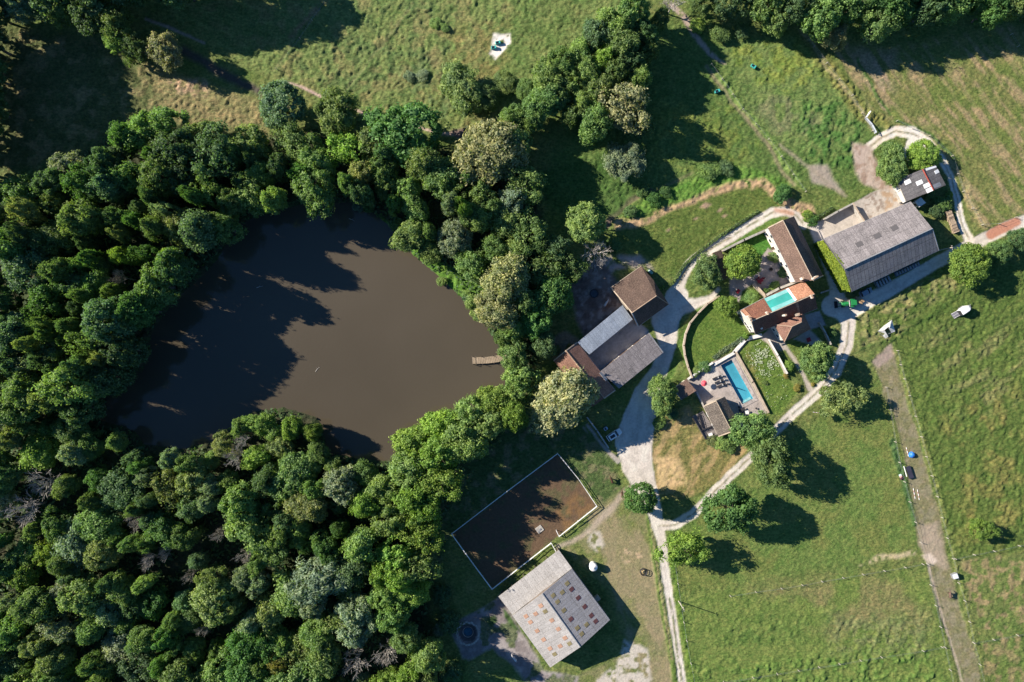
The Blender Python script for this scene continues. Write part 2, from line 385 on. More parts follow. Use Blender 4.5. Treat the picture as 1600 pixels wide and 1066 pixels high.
# the grass lane between its fences
LN = [(1364,565),(1392,538),(1402,580),(1430,672),(1452,742),(1470,812),(1482,870),(1500,950),(1520,1010),(1538,1090),(1512,1090),(1496,1030),(1476,985),(1462,930),(1450,880),(1436,850),(1428,800),(1418,730),(1395,650)]
p_ = poly(LN, 4); keep('lane', p_); paint(p_, (.165, .155, .082), .06, .6)
paint(patchy(p_, 8, .42, .6, 46), (.2, .18, .12), .05, .4, .8)
paint(poly([(1437,850),(1440,820),(1462,815),(1475,850),(1480,890),(1462,885),(1445,870)], 8), (.3, .245, .19), .05, .2, .8)
paint(poly([(1440,868),(1452,862),(1463,878),(1455,885),(1447,880)], 5), (.5, .42, .35), .05, 0)
paint(line([(1447,868,4),(1456,905,4),(1472,965,3),(1490,1020,3),(1508,1080,3)], 3), (.36, .3, .24), .03, .2)
paint(poly([(1363,566),(1390,540),(1398,556),(1375,576)], 5), (.28, .22, .2), .06, .2, .8)
paint(patchy(line([(1394,690,10),(1402,720,11),(1413,755,9),(1422,790,8),(1428,820,5)], 4), 5, .1, .2, 47), (.06, .115, .04), .35)
paint(line([(1400,548,6),(1412,590,7),(1433,660,7),(1458,742,7),(1476,812,7),(1490,870,7),(1512,960,6),(1535,1040,6)], 3), (.15, .18, .055), .3)
# lawns about the house
paint(poly([(1075,505),(1100,470),(1125,462),(1165,500),(1165,522),(1115,566),(1082,585),(1070,560)], 3, False), (.092, .145, .03), .03)
paint(poly([(1065,520),(1090,470),(1122,452),(1130,462),(1090,490),(1072,530),(1075,575),(1062,560),(1050,590),(1035,600),(1045,570)], 3), (.085, .15, .035), .05)
paint(poly([(1150,545),(1175,525),(1200,530),(1230,590),(1250,610),(1215,650),(1198,645),(1165,560)], 4), (.095, .15, .032), .08)
paint(patchy(poly([(1160,545),(1172,540),(1200,640),(1195,650)], 6), 9, .3, .5, 52), (.17, .16, .05), op=.7)
paint(poly([(1215,540),(1250,530),(1300,560),(1300,600),(1265,608),(1240,570)], 4), (.1, .14, .035), .08)
paint(poly([(1150,385),(1198,360),(1205,400),(1180,400),(1150,400)], 3), (.06, .16, .028), .05)
paint(poly([(1120,382),(1190,345),(1225,335),(1215,345),(1130,392)], 4, False), (.09, .155, .035), .05)
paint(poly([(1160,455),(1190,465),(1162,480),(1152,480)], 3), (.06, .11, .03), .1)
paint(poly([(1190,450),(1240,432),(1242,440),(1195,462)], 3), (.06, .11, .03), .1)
# dry patch between the drive and the pool house
DP = [(1012,640),(1030,655),(1075,635),(1105,685),(1150,690),(1170,705),(1140,735),(1100,770),(1060,780),(1022,770),(1012,720)]
paint(poly(DP, 6), (.16, .15, .055), .12)
paint(patchy(poly(DP, 8), 9, .47, .6, 53, math.radians(-60), 3), (.3, .22, .11), .12, .4, .8)
paint(patchy(poly([(1020,715),(1060,715),(1075,755),(1030,765)], 8), 6, .2, .4, 54), (.46, .33, .18), .12, .2, .8)
paint(poly([(1010,640),(1020,650),(1020,760),(1030,800),(1020,790),(1012,750)], 4), (.07, .12, .03), .12)
# yard south of the arena
YD = [(885,860),(940,780),(975,760),(1010,790),(1018,830),(1030,900),(1045,1000),(1055,1090),(905,1090),(905,1055),(985,1020),(950,920)]
paint(poly(YD, 8), (.165, .165, .078), .05, .6)
paint(patchy(poly(YD, 8), 18, .45, .58, 55), (.12, .15, .045), .06, .9, .8)
paint(patchy(poly(YD, 8), 26, .5, .62, 56, math.radians(70), 3), (.25, .2, .13), .04, .3, .6)
for pg in ([(915,830),(935,830),(945,850),(935,860),(920,850)], [(975,1000),(1010,1010),(1020,1066),(990,1090),(930,1090),(930,1060),(960,1040)]):
    paint(patchy(poly(pg, 6), 8, .35, .5, 57), (.45, .41, .37), .04, 0, .85)
paint(patchy(poly([(968,860),(1000,850),(1005,870),(975,880)], 4), 6, .5, .6, 58), (.4, .3, .2), op=.7)
p_ = line([(985,760,10),(968,775,10),(950,800,10),(925,825,8),(895,845,8),(872,855,9)], 6, True); keep('dirt_track', p_); paint(p_, (.34, .28, .23), .03, .1, .8)
paint(line([(1012,800,7),(1022,870,7),(1034,950,7),(1048,1020,7),(1058,1090,7)], 3), (.095, .145, .035), .35)
paint(line([(1017,820,3),(1025,880,3),(1038,955,3),(1050,1030,3)], 3), (.26, .23, .12), .3)
paint(line([(1052,885,8),(1062,950,8),(1072,1010,8),(1086,1080,8)], 4), (.09, .15, .03), .3)
# gravel yard left of the big barn
GY = [(700,985),(725,965),(765,945),(785,930),(800,962),(850,1045),(905,1058),(900,1090),(840,1090),(800,1040),(770,1010),(735,1030),(725,1028)]
p_ = poly(GY, 5); keep('gravel_yard', p_); paint(p_, (.27, .245, .24), .05, .05)
paint(patchy(p_, 14, .45, .6, 60), (.14, .12, .12), .06, .2, .7)
paint(patchy(p_, 20, .56, .62, 61), (.07, .1, .03), .15, 1, .8)
paint(poly([(760,970),(772,962),(776,972),(766,980)], 3), (.05, .09, .03), .3)
paint(poly([(785,950),(795,962),(812,985),(800,980),(786,965)], 3), (.05, .09, .03), .3)
# shady paddock by the stone barn
PD = [(905,420),(940,405),(962,440),(975,475),(945,510),(915,530),(900,500),(893,450)]
p_ = poly(PD, 7); keep('paddock_soil', p_); paint(p_, (.19, .15, .13), .06, .05)
paint(patchy(p_, 12, .35, .7, 62), (.1, .07, .06), .06, .1, .8)
paint(patchy(p_, 7, .55, .75, 63), (.38, .33, .3), op=.6)
paint(poly([(855,530),(880,515),(905,530),(875,560),(860,560)], 5), (.24, .18, .13), .1, .2, .8)
# arena
AR = [(871,708),(903,747),(932,790),(769,919),(706,833)]
p_ = hard(AR); keep('arena_sand', p_, .4); paint(p_, (.105, .07, .045), .04, .1)
paint(patchy(p_, 14, .5, .62, 64), (.08, .085, .04), .06, .6, .6)

paint(patchy(poly([(900,770),(932,790),(880,830),(870,800)], 8), 10, .3, .5, 66), (.18, .105, .045), op=.65)  # sunlit corner painted into the sand as a warmer, brighter tone
# concrete and paving
for nm, pg, c in (('concrete_yard', [(920,575),(918,545),(985,495),(1012,515),(1015,525),(940,582),(935,580)], (.33, .33, .34)),
                  ('concrete_yard', [(1264,355),(1300,335),(1332,318),(1360,302),(1393,287),(1420,318),(1292,385),(1278,380)], (.4, .36, .32)),
                  ('stone_paving', [(1140,436),(1150,430),(1175,425),(1187,405),(1200,388),(1215,395),(1240,440),(1194,463),(1175,444),(1160,455),(1152,480),(1140,470)], (.31, .27, .26)),
                  ('stone_paving', [(1186,528),(1209,508),(1226,535),(1232,547),(1216,548)], (.34, .3, .28)),
                  ('stone_paving', [(1258,492),(1280,486),(1290,508),(1265,515),(1285,535),(1270,540),(1240,530),(1256,520)], (.33, .31, .31)),
                  ('stone_paving', [(1073,593),(1112,566),(1150,548),(1163,529),(1186,522),(1190,528),(1168,533),(1150,556),(1200,645),(1175,655),(1150,672),(1100,637)], (.33, .29, .27))):
    p_ = hard(pg); keep(nm, p_, .4); paint(p_, c, .0, 0)
    paint(patchy(p_, 8, .5, .66, 70), tuple(x * .68 for x in c), op=.6)
paint(patchy(poly([(1100,575),(1118,570),(1128,595),(1110,612),(1095,608)], 3, False), 8, .2, .3, 71), (.48, .44, .4), op=.8)
paint(patchy(poly([(1375,300),(1393,287),(1420,318),(1385,332)], 4), 8, .4, .55, 72), (.3, .2, .12), op=.8)
paint(patchy(poly([(1345,312),(1370,300),(1385,330),(1360,340)], 4), 4, .48, .54, 73), (.17, .12, .09), op=.7)
p_ = line([(1213,536,5),(1227,543,6),(1236,555,6),(1244,566,6),(1256,588,6),(1266,609,8)], 2); keep('stone_paving', p_); paint(p_, (.36, .32, .28), .01, .0)
# gravel drives
def drive(pts, c=GRAV, strip=None, nm='gravel_drive', f=2.5):
    p_ = line(pts, f); keep(nm, p_); paint(p_, c, .02, .05)
    paint(patchy(p_, 7, .5, .64, 80), tuple(x * .8 for x in c), .03, .05, .6)
    paint(patchy(p_, 16, .5, .6, 81), tuple(min(.55, x * 1.15) for x in c), op=.6)
    paint(patchy(line([(x, y, w_ * .22) for x, y, w_ in pts], 3), 9, .35, .55, 85), tuple(x * .72 for x in c), op=.5)
    if strip: paint(patchy(line([(x, y, strip) for x, y, w_ in pts], 2.5), 9, .3, .42, 82), (.15, .14, .06), .12, .8, .85)
drive([(1058,452,20),(1066,432,16),(1078,412,16),(1100,396,16),(1140,372,15),(1175,350,15),(1205,333,15),(1228,330,13),(1245,338,13),(1256,352,14)], strip=2.6)
drive([(1268,345,16),(1280,375,17),(1296,415,18),(1306,448,20),(1308,475,26)], (.5, .455, .43), f=4)
drive([(1045,505,28),(1052,480,36),(1058,462,34)]); drive([(1060,480,30),(1085,475,16),(1110,466,9),(1122,452,5)], f=4)
drive([(1040,500,44),(1043,540,26),(1030,580,26),(1008,615,34),(1000,650,50),(990,690,58),(995,725,48),(1008,760,36),(1020,790,24),(1028,820,18),(1034,850,15),(1040,900,12),(1050,960,12),(1058,1010,11),(1070,1095,11)])
paint(patchy(line([(1046,935,3),(1052,970,3),(1060,1030,3),(1068,1080,3)], 2), 6, .3, .4, 83), (.11, .13, .045), .1, .8, .9)
drive([(1028,822,18),(1055,820,14),(1085,802,14),(1110,775,14),(1140,745,15),(1175,712,14),(1205,680,14),(1240,645,15),(1275,615,16),(1305,580,19),(1322,540,20),(1326,505,22),(1312,478,32)], strip=2.2)
drive([(1300,478,34),(1325,486,30),(1345,476,24),(1385,456,20),(1430,430,19),(1470,407,18),(1505,388,18),(1545,370,19),(1575,355,18),(1640,330,17)])
drive([(1515,378,16),(1502,350,11),(1495,310,10),(1485,275,10),(1468,245,12),(1448,222,16),(1425,208,18),(1400,205,15),(1378,215,14),(1358,230,14)], (.62, .55, .47), strip=2.4)
drive([(1448,222,14),(1425,225,20),(1415,240,8),(1425,262,4)], (.62, .55, .47))
p_ = poly([(1333,222),(1360,228),(1368,250),(1385,290),(1395,298),(1375,296),(1352,290),(1342,280),(1335,250)], 6); keep('gravel_drive', p_); paint(p_, (.36, .29, .25), .05, .05)
paint(patchy(p_, 10, .45, .6, 84), (.24, .17, .13), .06, .1, .8)
p_ = line([(1548,367,15),(1560,360,16),(1588,347,13)], 3); paint(p_, (.38, .16, .1), .02, 0, .9)
p_ = line([(1212,328,6),(1236,333,9)], 4); paint(p_, (.42, .22, .15), .02, 0, .7)
p_ = line([(912,668,4),(925,690,4),(945,712,4),(952,722,3)], 2); keep('dirt_track', p_); paint(p_, (.3, .27, .24), .02, .2)
p_ = line([(918,664,4),(935,688,5),(952,708,6),(965,720,9)], 2); keep('dirt_track', p_); paint(p_, (.33, .3, .27), .02, .2)
# pond bank, wood floor
POND = [(372,356),(400,341),(465,322),(550,318),(580,332),(615,362),(642,398),(690,438),(747,492),(764,520),(793,575),(788,610),(745,630),(705,655),(665,685),(625,709),(600,719),(565,716),(512,706),(505,665),(493,650),(440,634),(392,643),(332,688),(285,700),(225,693),(210,672),(157,655),(160,620),(225,580),(238,520),(268,476),(332,418)]
WOOD = [(-2000,300),(-45,285),(60,285),(120,248),(225,190),(330,205),(400,215),(500,205),(600,215),(700,235),(790,265),(840,300),(850,360),(865,430),(850,500),(840,560),(825,620),(790,680),(740,730),(700,790),(670,850),(665,930),(680,1000),(700,1110),(700,3000),(-2000,3000)]
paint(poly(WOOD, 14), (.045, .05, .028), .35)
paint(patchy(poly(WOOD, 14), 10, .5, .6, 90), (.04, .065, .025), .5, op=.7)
paint(poly([(570,325),(612,350),(660,392),(700,418),(760,450),(770,480),(755,505),(690,455),(640,415),(600,360)], 6), (.085, .17, .03), .35)
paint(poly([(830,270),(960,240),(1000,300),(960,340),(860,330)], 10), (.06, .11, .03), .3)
paint(poly([(690,700),(800,640),(900,650),(960,720),(970,760),(940,790),(871,708),(706,833),(680,900),(700,980),(680,1000)], 8), (.065, .1, .035), .15)
paint(patchy(poly([(690,700),(800,640),(900,650),(960,720),(970,760),(940,790),(871,708),(706,833),(680,900),(700,980),(680,1000)], 8), 12, .5, .64, 92), (.17, .15, .09), op=.6)
sdp = sdist(LX, LY, POND) * S                       # metres inside the pond (+) / on land (-)
# heights
tus = fbm(PX, PY, 11, 4, 101); tus2 = fbm(WX + PY * .25, WY, 4.2, 2, 102)
Z = ((tus - .35) * .9 + (tus2 - .4) * 1.1) * np.clip(Am, 0, 1) * 2.0
Z += (fbm(PX, PY, 120, 2, 103) - .5) * .5 * np.clip((Am - .05) * 8, 0, 1)
Z = np.where(Am < .03, Z * .2, Z)
bank = np.clip(sdp / 1.3 + 1.5, 0, 4); Z = np.where(sdp > -2, Z * np.clip(-sdp / 2, 0, 1) - bank * .55, Z)
PIT = (731, 990); dp = np.hypot(PX - PIT[0], (PY - PIT[1])) ; Z = np.where(dp < 17, -1.3 * np.clip((17 - dp) / 11, 0, 1), Z)
Cc[dp < 14] = (.09, .08, .08)
rim = np.abs(dp - 16.5) < 2; Z[rim] += .12
POOL = [(1125.6, 570.8), (1143, 561.5), (1177, 623), (1159.5, 632)]
sp = sdist(PX, PY, POOL); Z = np.where(sp > -2.5, -2.2, Z)
# beyond the photographed land: plain level fields, rough dark ground under the wood to the west
far = (PX < -47) | (PX > 1647) | (PY < -47) | (PY > 1113)
wide = fbm(PX, PY, 900, 3, 300)[..., None]
Cc[far] = (np.array((.085, .125, .035)) * (.8 + .5 * wide))[far]
Z[far] = 0
FLAT = []
def ground_z(x, y):
    """x, y in metres"""
    px, py = x / S + 800, 533 - y / S
    i = int(np.clip(np.searchsorted(ax_, px), 1, SH[1] - 1)); j = int(np.clip(np.searchsorted(ay_, py), 1, SH[0] - 1))
    fx = (px - ax_[i - 1]) / (ax_[i] - ax_[i - 1]); fy = (py - ay_[j - 1]) / (ay_[j] - ay_[j - 1])
    a = Z[j - 1, i - 1] * (1 - fx) + Z[j - 1, i] * fx; b = Z[j, i - 1] * (1 - fx) + Z[j, i] * fx
    return float(a * (1 - fy) + b * fy)
def G(px, py): 
    p = P(px, py); return Vector((p.x, p.y, ground_z(p.x, p.y)))

def groundmat():
    m, nt, b = newmat('ground_cover')
    at = N(nt, 'Attribute', attribute_name='soil'); gr = N(nt, 'Attribute', attribute_name='grass')
    ge = N(nt, 'NewGeometry')
    def noise(sc, det=5, r=.6, st=None):
        n = N(nt, 'TexNoise', n_Scale=sc, n_Detail=det, n_Roughness=r)
        if st:
            mp = N(nt, 'Mapping'); mp.inputs['Scale'].default_value = st[:3]; mp.inputs['Rotation'].default_value = (0, 0, st[3])
            nt.links.new(ge.outputs['Position'], mp.inputs[0]); nt.links.new(mp.outputs[0], n.inputs[0])
        else: nt.links.new(ge.outputs['Position'], n.inputs[0])
        return n.outputs[0]
    fine = noise(1.4, 8, .72); mid = noise(.33, 5, .65); tuf = noise(.85, 5, .68, (1, 2.2, 1, .6))
    mr = N(nt, 'MapRange', i_3=.4, i_4=1.0); nt.links.new(gr.outputs['Fac'], mr.inputs[0])
    c = mix(nt, 'MULTIPLY', mr.outputs[0], at.outputs['Color'], ramp(nt, fine, [(.3, (.55,) * 3), (.5, (1, 1, 1)), (.72, (1.55, 1.5, 1.5))]))
    c = mix(nt, 'MULTIPLY', gr.outputs['Fac'], c, ramp(nt, mid, [(.36, (.78, .88, .8)), (.5, (1, 1, 1)), (.66, (1.28, 1.14, 1.2))]))
    c = mix(nt, 'MULTIPLY', gr.outputs['Fac'], c, ramp(nt, tuf, [(.34, (.68, .82, .75)), (.5, (1, 1, 1)), (.66, (1.3, 1.2, 1.15))]))
    nt.links.new(c, b.inputs['Base Color']); b.inputs['Roughness'].default_value = .9; b.inputs['Specular IOR Level'].default_value = .1
    b1 = N(nt, 'Bump', n_Strength=.9, n_Distance=.42); nt.links.new(tuf, b1.inputs['Height'])
    mm = N(nt, 'Math', operation='MULTIPLY', i_1=.95); nt.links.new(gr.outputs['Fac'], mm.inputs[0]); nt.links.new(mm.outputs[0], b1.inputs['Strength'])
    b2 = N(nt, 'Bump', n_Strength=.7, n_Distance=.2); nt.links.new(fine, b2.inputs['Height']); nt.links.new(b1.outputs[0], b2.inputs['Normal'])
    nt.links.new(b2.outputs[0], b.inputs['Normal'])
    return m
GM = groundmat()
def sheet(name, mask=None, dz=0.0):
    """mask: boolean per grid node; None = whole sheet"""
    idx = np.arange(PX.size).reshape(SH)
    q = np.stack([idx[1:, :-1], idx[1:, 1:], idx[:-1, 1:], idx[:-1, :-1]], -1).reshape(-1, 4)
    X = (PX - 800) * S; Y = (533 - PY) * S
    V = np.stack([X.ravel(), Y.ravel(), Z.ravel() + dz], 1); C_ = Cc.reshape(-1, 3); g = Gr.ravel()
    if mask is not None:
        k = mask.ravel(); q = q[k[q].sum(1) >= 3]; u, inv = np.unique(q, return_inverse=True)
        q = inv.reshape(q.shape); V = V[u]; C_ = C_[u]; g = g[u]
    me = np_mesh(name, V, q, GM)
    a = me.attributes.new('soil', 'FLOAT_COLOR', 'POINT'); a.data.foreach_set('color', np.concatenate([C_, np.ones((len(C_), 1))], 1).astype(np.float32).ravel())
    a = me.attributes.new('grass', 'FLOAT', 'POINT'); a.data.foreach_set('value', g.astype(np.float32))
    me.polygons.foreach_set('use_smooth', np.ones(len(me.polygons), bool))
    o = bpy.data.objects.new(name, me); COL.objects.link(o); o['kind'] = 'structure'
    return o
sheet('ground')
for nm, k in CLS.items(): sheet(nm, k, .012 if nm != 'gravel_drive' else .02)
# pond water
m, nt_, b = newmat('muddy_water')
ge = N(nt_, 'NewGeometry'); n1 = N(nt_, 'TexNoise', n_Scale=.018, n_Detail=3); n2 = N(nt_, 'TexNoise', n_Scale=1.3, n_Detail=3)
nt_.links.new(ge.outputs['Position'], n1.inputs[0]); nt_.links.new(ge.outputs['Position'], n2.inputs[0])
nt_.links.new(ramp(nt_, n1.outputs[0], [(.35, (.060, .050, .035)), (.65, (.074, .062, .045))]), b.inputs['Base Color'])
b.inputs['Roughness'].default_value = .08; b.inputs['IOR'].default_value = 1.38
bp = N(nt_, 'Bump', n_Strength=.3, n_Distance=.06); nt_.links.new(n2.outputs[0], bp.inputs['Height']); nt_.links.new(bp.outputs[0], b.inputs['Normal'])
MUD = m
def flatpoly(name, pts, z, m, kind='structure', grow=0):
    bm = bmesh.new(); vs = [bm.verts.new(((x - 800) * S, (533 - y) * S, z)) for x, y in pts]
    f = bm.faces.new(vs); bmesh.ops.triangulate(bm, faces=[f]); 
    for f in bm.faces:
        if f.normal.z < 0: f.normal_flip()
    me = bpy.data.meshes.new(name); bm.to_mesh(me); bm.free(); me.materials.append(m)
    o = bpy.data.objects.new(name, me); COL.objects.link(o)
    if kind: o['kind'] = kind
    return o
cx_ = sum(p[0] for p in POND) / len(POND); cy_ = sum(p[1] for p in POND) / len(POND)
def grow(pts, d):
    n = len(pts); A = sum(pts[i][0] * pts[(i + 1) % n][1] - pts[(i + 1) % n][0] * pts[i][1] for i in range(n)); sg = 1 if A > 0 else -1; out = []
    for i in range(n):
        a, b = pts[i - 1], pts[(i + 1) % n]; dx, dy = b[0] - a[0], b[1] - a[1]; L = math.hypot(dx, dy) or 1
        out.append((pts[i][0] + sg * dy / L * d, pts[i][1] - sg * dx / L * d))
    return out
flatpoly('pond_water', grow(POND, 5), -.62, MUD)
# ------------------------------------------------------------ foliage
rs = np.random.RandomState(7)
ICO = None
def ico():
    global ICO
    if ICO is None:
        bm = bmesh.new(); bmesh.ops.create_icosphere(bm, subdivisions=1, radius=1)
        ICO = (np.array([v.co[:] for v in bm.verts]), np.array([[v.index for v in f.verts] for f in bm.faces])); bm.free()
    return ICO
def leaf_quads(P0, Nn, size, rng, long=1.0):
    """one folded kite per point"""
    n = len(P0); Nn = Nn / (np.linalg.norm(Nn, axis=1, keepdims=True) + 1e-9)
    r = rng.randn(n, 3); t1 = np.cross(Nn, r); t1 /= (np.linalg.norm(t1, axis=1, keepdims=True) + 1e-9); t2 = np.cross(Nn, t1)
    a = (size * rng.uniform(.55, 1.35, n) * long)[:, None]; b = (size * rng.uniform(.45, .8, n))[:, None]
    V = np.stack([P0 - t1 * a - Nn * a * .25, P0 + t2 * b + t1 * a * .15 + Nn * b * .15, P0 + t1 * a - Nn * a * .3, P0 - t2 * b + t1 * a * .1 + Nn * b * .1], 1).reshape(-1, 3)
    F = np.arange(4 * n).reshape(n, 4)
    return V, F
def rand_dir(n, rng):
    v = rng.randn(n, 3); return v / np.linalg.norm(v, axis=1, keepdims=True)
def crown_mesh(name, seed, nl=55, lr=.27, nleaf=130, ls=.34, R=5.0, Hh=12.0, base=.3, flat=1.0, rough=.5, long=1.0, gap=.1, sub=2):
    rng = np.random.RandomState(seed)
    zc = Hh * (base + (1 - base) * .42); Hz = Hh - zc
    i = np.arange(nl) + .5; ph = np.arccos(1 - 1.62 * i / nl); th = math.pi * (1 + 5 ** .5) * i + rng.uniform(0, 6)
    D = np.stack([np.cos(th) * np.sin(ph), np.sin(th) * np.sin(ph), np.cos(ph)], 1) + rng.randn(nl, 3) * .13
    D /= np.linalg.norm(D, axis=1, keepdims=True)
    a = np.arctan2(D[:, 1], D[:, 0]); f1, f2, f3 = rng.uniform(0, 6, 3)
    wob = 1 + rough * (.20 * np.sin(2 * a + f1) + .18 * np.sin(3 * a + f2) + .14 * np.sin(5 * a + f3) + rng.uniform(-.3, .22, nl))
    k = rng.uniform(0, 1, nl) > gap; D, wob = D[k], wob[k]
    Cn = D * (R * (1 - lr * .75)) * wob[:, None]; Cn[:, 2] = D[:, 2] * Hz * (1 - lr * .6) * (1 + (wob - 1) * .5) * flat
    inner = rand_dir(max(6, nl // 6), rng) * R * .4; inner[:, 2] = np.abs(inner[:, 2]); Cn = np.concatenate([Cn, inner]); D = np.concatenate([D, np.tile([[0, 0, 1.]], (len(inner), 1))])
    Cn[:, 2] += zc
    Rl = R * lr * rng.uniform(.45, 1.4, len(Cn))
    Vs, Fs, Lv = [], [], []; nv = 0
    iv, if_ = ico()
    for c, d, r in zip(Cn, D, Rl):
        # small sub-clumps on every lobe
        sd = rand_dir(7 * sub, rng); sd = sd[(sd @ d) > -.45]
        sc = c + sd * r * .62 * [1, 1, .85]; sr = r * rng.uniform(.34, .6, len(sd))
        core = iv * r * .56 * rng.uniform(.85, 1.05, (len(iv), 1)) + c
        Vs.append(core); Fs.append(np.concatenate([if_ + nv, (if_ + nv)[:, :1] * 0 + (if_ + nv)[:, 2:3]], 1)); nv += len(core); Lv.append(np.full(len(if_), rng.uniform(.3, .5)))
        for s_, q in zip(sc, sr):
            n = max(6, int(nleaf / max(1, len(sd)) * (q / (r * .47)) ** 1.5))
            e = rand_dir(n, rng); e = e[((e @ d) > -.5)]
            p = s_ + e * q * rng.uniform(.62, 1.3, (len(e), 1)); nn = e + rng.randn(len(e), 3) * .5 + [0, 0, .25]
            V, F = leaf_quads(p, nn, ls, rng, long); Vs.append(V); Fs.append(F + nv); nv += len(V)
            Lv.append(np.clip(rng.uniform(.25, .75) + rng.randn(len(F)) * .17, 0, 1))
    # loose twigs and sprays between and beyond the lobes
    n = int(nl * nleaf * .16); e = rand_dir(n, rng); e[:, 2] = np.abs(e[:, 2]) * 1.0 - .12; aa = np.arctan2(e[:, 1], e[:, 0])
    rr = (1 + rough * (.20 * np.sin(2 * aa + f1) + .18 * np.sin(3 * aa + f2) + .14 * np.sin(5 * aa + f3))) * rng.uniform(.7, 1.1, n)
    p = e * rr[:, None] * [R, R, Hz]; p[:, 2] += zc
    keep_ = fbm(p[:, 0] + 50, p[:, 1] + p[:, 2] * .8 + 50, 1.6, 3, seed) > .47; p, e = p[keep_], e[keep_]
    V, F = leaf_quads(p, e + rng.randn(len(e), 3) * .6, ls, rng, long * 1.1); Vs.append(V); Fs.append(F + nv); nv += len(V); Lv.append(rng.uniform(.2, .9, len(F)))
    V = np.concatenate(Vs); F = np.concatenate(Fs)
    # the core triangles were stored as degenerate quads: split lists
    tri = F[:, 2] == F[:, 3]
    me = bpy.data.meshes.new(name); lv = np.concatenate(Lv)
    order = np.concatenate([np.where(tri)[0], np.where(~tri)[0]]); Ft, Fq = F[tri][:, :3], F[~tri]
    loops = np.concatenate([Ft.ravel(), Fq.ravel()]).astype(np.int32)
    me.vertices.add(len(V)); me.vertices.foreach_set('co', V.astype(np.float32).ravel())
    me.loops.add(len(loops)); me.loops.foreach_set('vertex_index', loops)
    tot = np.concatenate([np.full(len(Ft), 3), np.full(len(Fq), 4)]).astype(np.int32); st = np.concatenate([[0], np.cumsum(tot)[:-1]]).astype(np.int32)
    me.polygons.add(len(tot)); me.polygons.foreach_set('loop_start', st); me.polygons.foreach_set('loop_total', tot)
    me.update(calc_edges=True)
    at = me.attributes.new('lv', 'FLOAT', 'FACE'); at.data.foreach_set('value', lv[order].astype(np.float32))
    me.materials.append(LEAF); return me
def trunk_mesh(name, seed, Hh=12.0, r=.28, base=.3, R=5.0):
    rng = random.Random(seed); b = MB(); p = Vector((0, 0, -.4)); pr = r * 1.5
    for k in range(6):
        q = Vector((rng.uniform(-.25, .25), rng.uniform(-.25, .25), Hh * .72 * (k + 1) / 6)); rr = r * (1.15 - .16 * k)
        b.tube(p, q, pr, rr, 8, True)
        if k >= 1:
            for _ in range(2):
                a = rng.uniform(0, 6.28); e = q + Vector((math.cos(a) * R * .6, math.sin(a) * R * .6, Hh * .16)); md = (q + e) / 2 + Vector((0, 0, .3))
                b.tube(q, md, rr * .55, rr * .35, 5); b.tube(md, e, rr * .35, rr * .12, 5)
        p, pr = q, rr
    o = b.build(name, BARK, smooth=True); me = o.data; bpy.data.objects.remove(o); return me
PROTO = {}
def proto(kind, **kw):
    n = kw.pop('n', 2)
    PROTO[kind] = [(crown_mesh('crown', sum(map(ord, kind)) * 7 + i, **kw), trunk_mesh('trunk', i + len(kind))) for i in range(n)]
proto('oak', n=4, nl=62, lr=.24, nleaf=210, ls=.245, rough=.55, gap=.12)
proto('round', n=2, nl=74, lr=.21, nleaf=180, ls=.23, rough=.22, gap=.02)
proto('clump', n=3, nl=34, lr=.31, nleaf=300, ls=.25, rough=.95, gap=.25)
proto('soft', n=2, nl=48, lr=.28, nleaf=320, ls=.21, rough=.6, long=1.5, gap=.1, sub=3)
proto('willow', n=2, nl=54, lr=.26, nleaf=260, ls=.2, rough=.8, long=2.0, gap=.2, sub=2)
proto('tall', n=2, nl=44, lr=.31, nleaf=280, ls=.26, rough=.7, gap=.15, base=.2)
proto('bush', n=3, nl=24, lr=.36, nleaf=150, ls=.42, rough=.7, gap=.05, base=.02)
TINT = {'mid': (.145, .235, .082), 'dark': (.1, .175, .078), 'light': (.19, .29, .098), 'lime': (.20, .32, .07), 'pale': (.31, .335, .18),
        'silver': (.21, .285, .185), 'olive': (.21, .265, .105), 'deep': (.1, .205, .065), 'blue': (.12, .205, .115), 'rust': (.26, .24, .08)}
rnd = random.Random(11)
MASTER = {}
def tree(px, py, r, h, kind='oak', tint='mid', label='', name=None, cat='tree', group=None, seed=None):
    """px, py: where the middle of the crown shows in the photograph; r: crown radius in px; h metres"""
    sd = seed if seed is not None else rnd.randrange(10 ** 6); rg = random.Random(sd)
    lst = PROTO[kind]; i = rg.randrange(len(lst))
    if cat == 'shrub': zc = h * .45
    else: zc = h * .62
    p = P(px, py, zc); z = ground_z(p.x, p.y)
    loc = (p.x, p.y, max(z, -.1) - .05)
    nm = name or ('bush' if cat == 'shrub' else {'oak': 'broadleaf_tree', 'clump': 'ragged_tree', 'soft': 'feathery_tree', 'willow': 'willow_tree', 'tall': 'tall_tree', 'round': 'round_tree', 'bush': 'bushy_tree'}[kind])
    s = r * S / 5.0 * .98
    t = TINT[tint]; j = [rg.uniform(.86, 1.15) for _ in range(3)]; br = rg.uniform(.9, 1.3)
    c = tuple(x * br * (.6 + .4 * y) for x, y in zip(t, j))
    o = empty(nm, loc, label, cat, group, rz=rg.uniform(0, 6.28)); q_ = rg.uniform(.86, 1.16) if kind != 'round' else 1.0; o.scale = (s * q_, s / q_, h / 12.0)
    cr = bpy.data.objects.new('crown', lst[i][0]); COL.objects.link(cr); cr.parent = o; cr.color = (*c, 1)
    if cat != 'shrub':
        tk = bpy.data.objects.new('trunk', lst[i][1]); COL.objects.link(tk); tk.parent = o
    else: cr.name = 'foliage'
    TREES.append((px, py, r)); return o
TREES = []
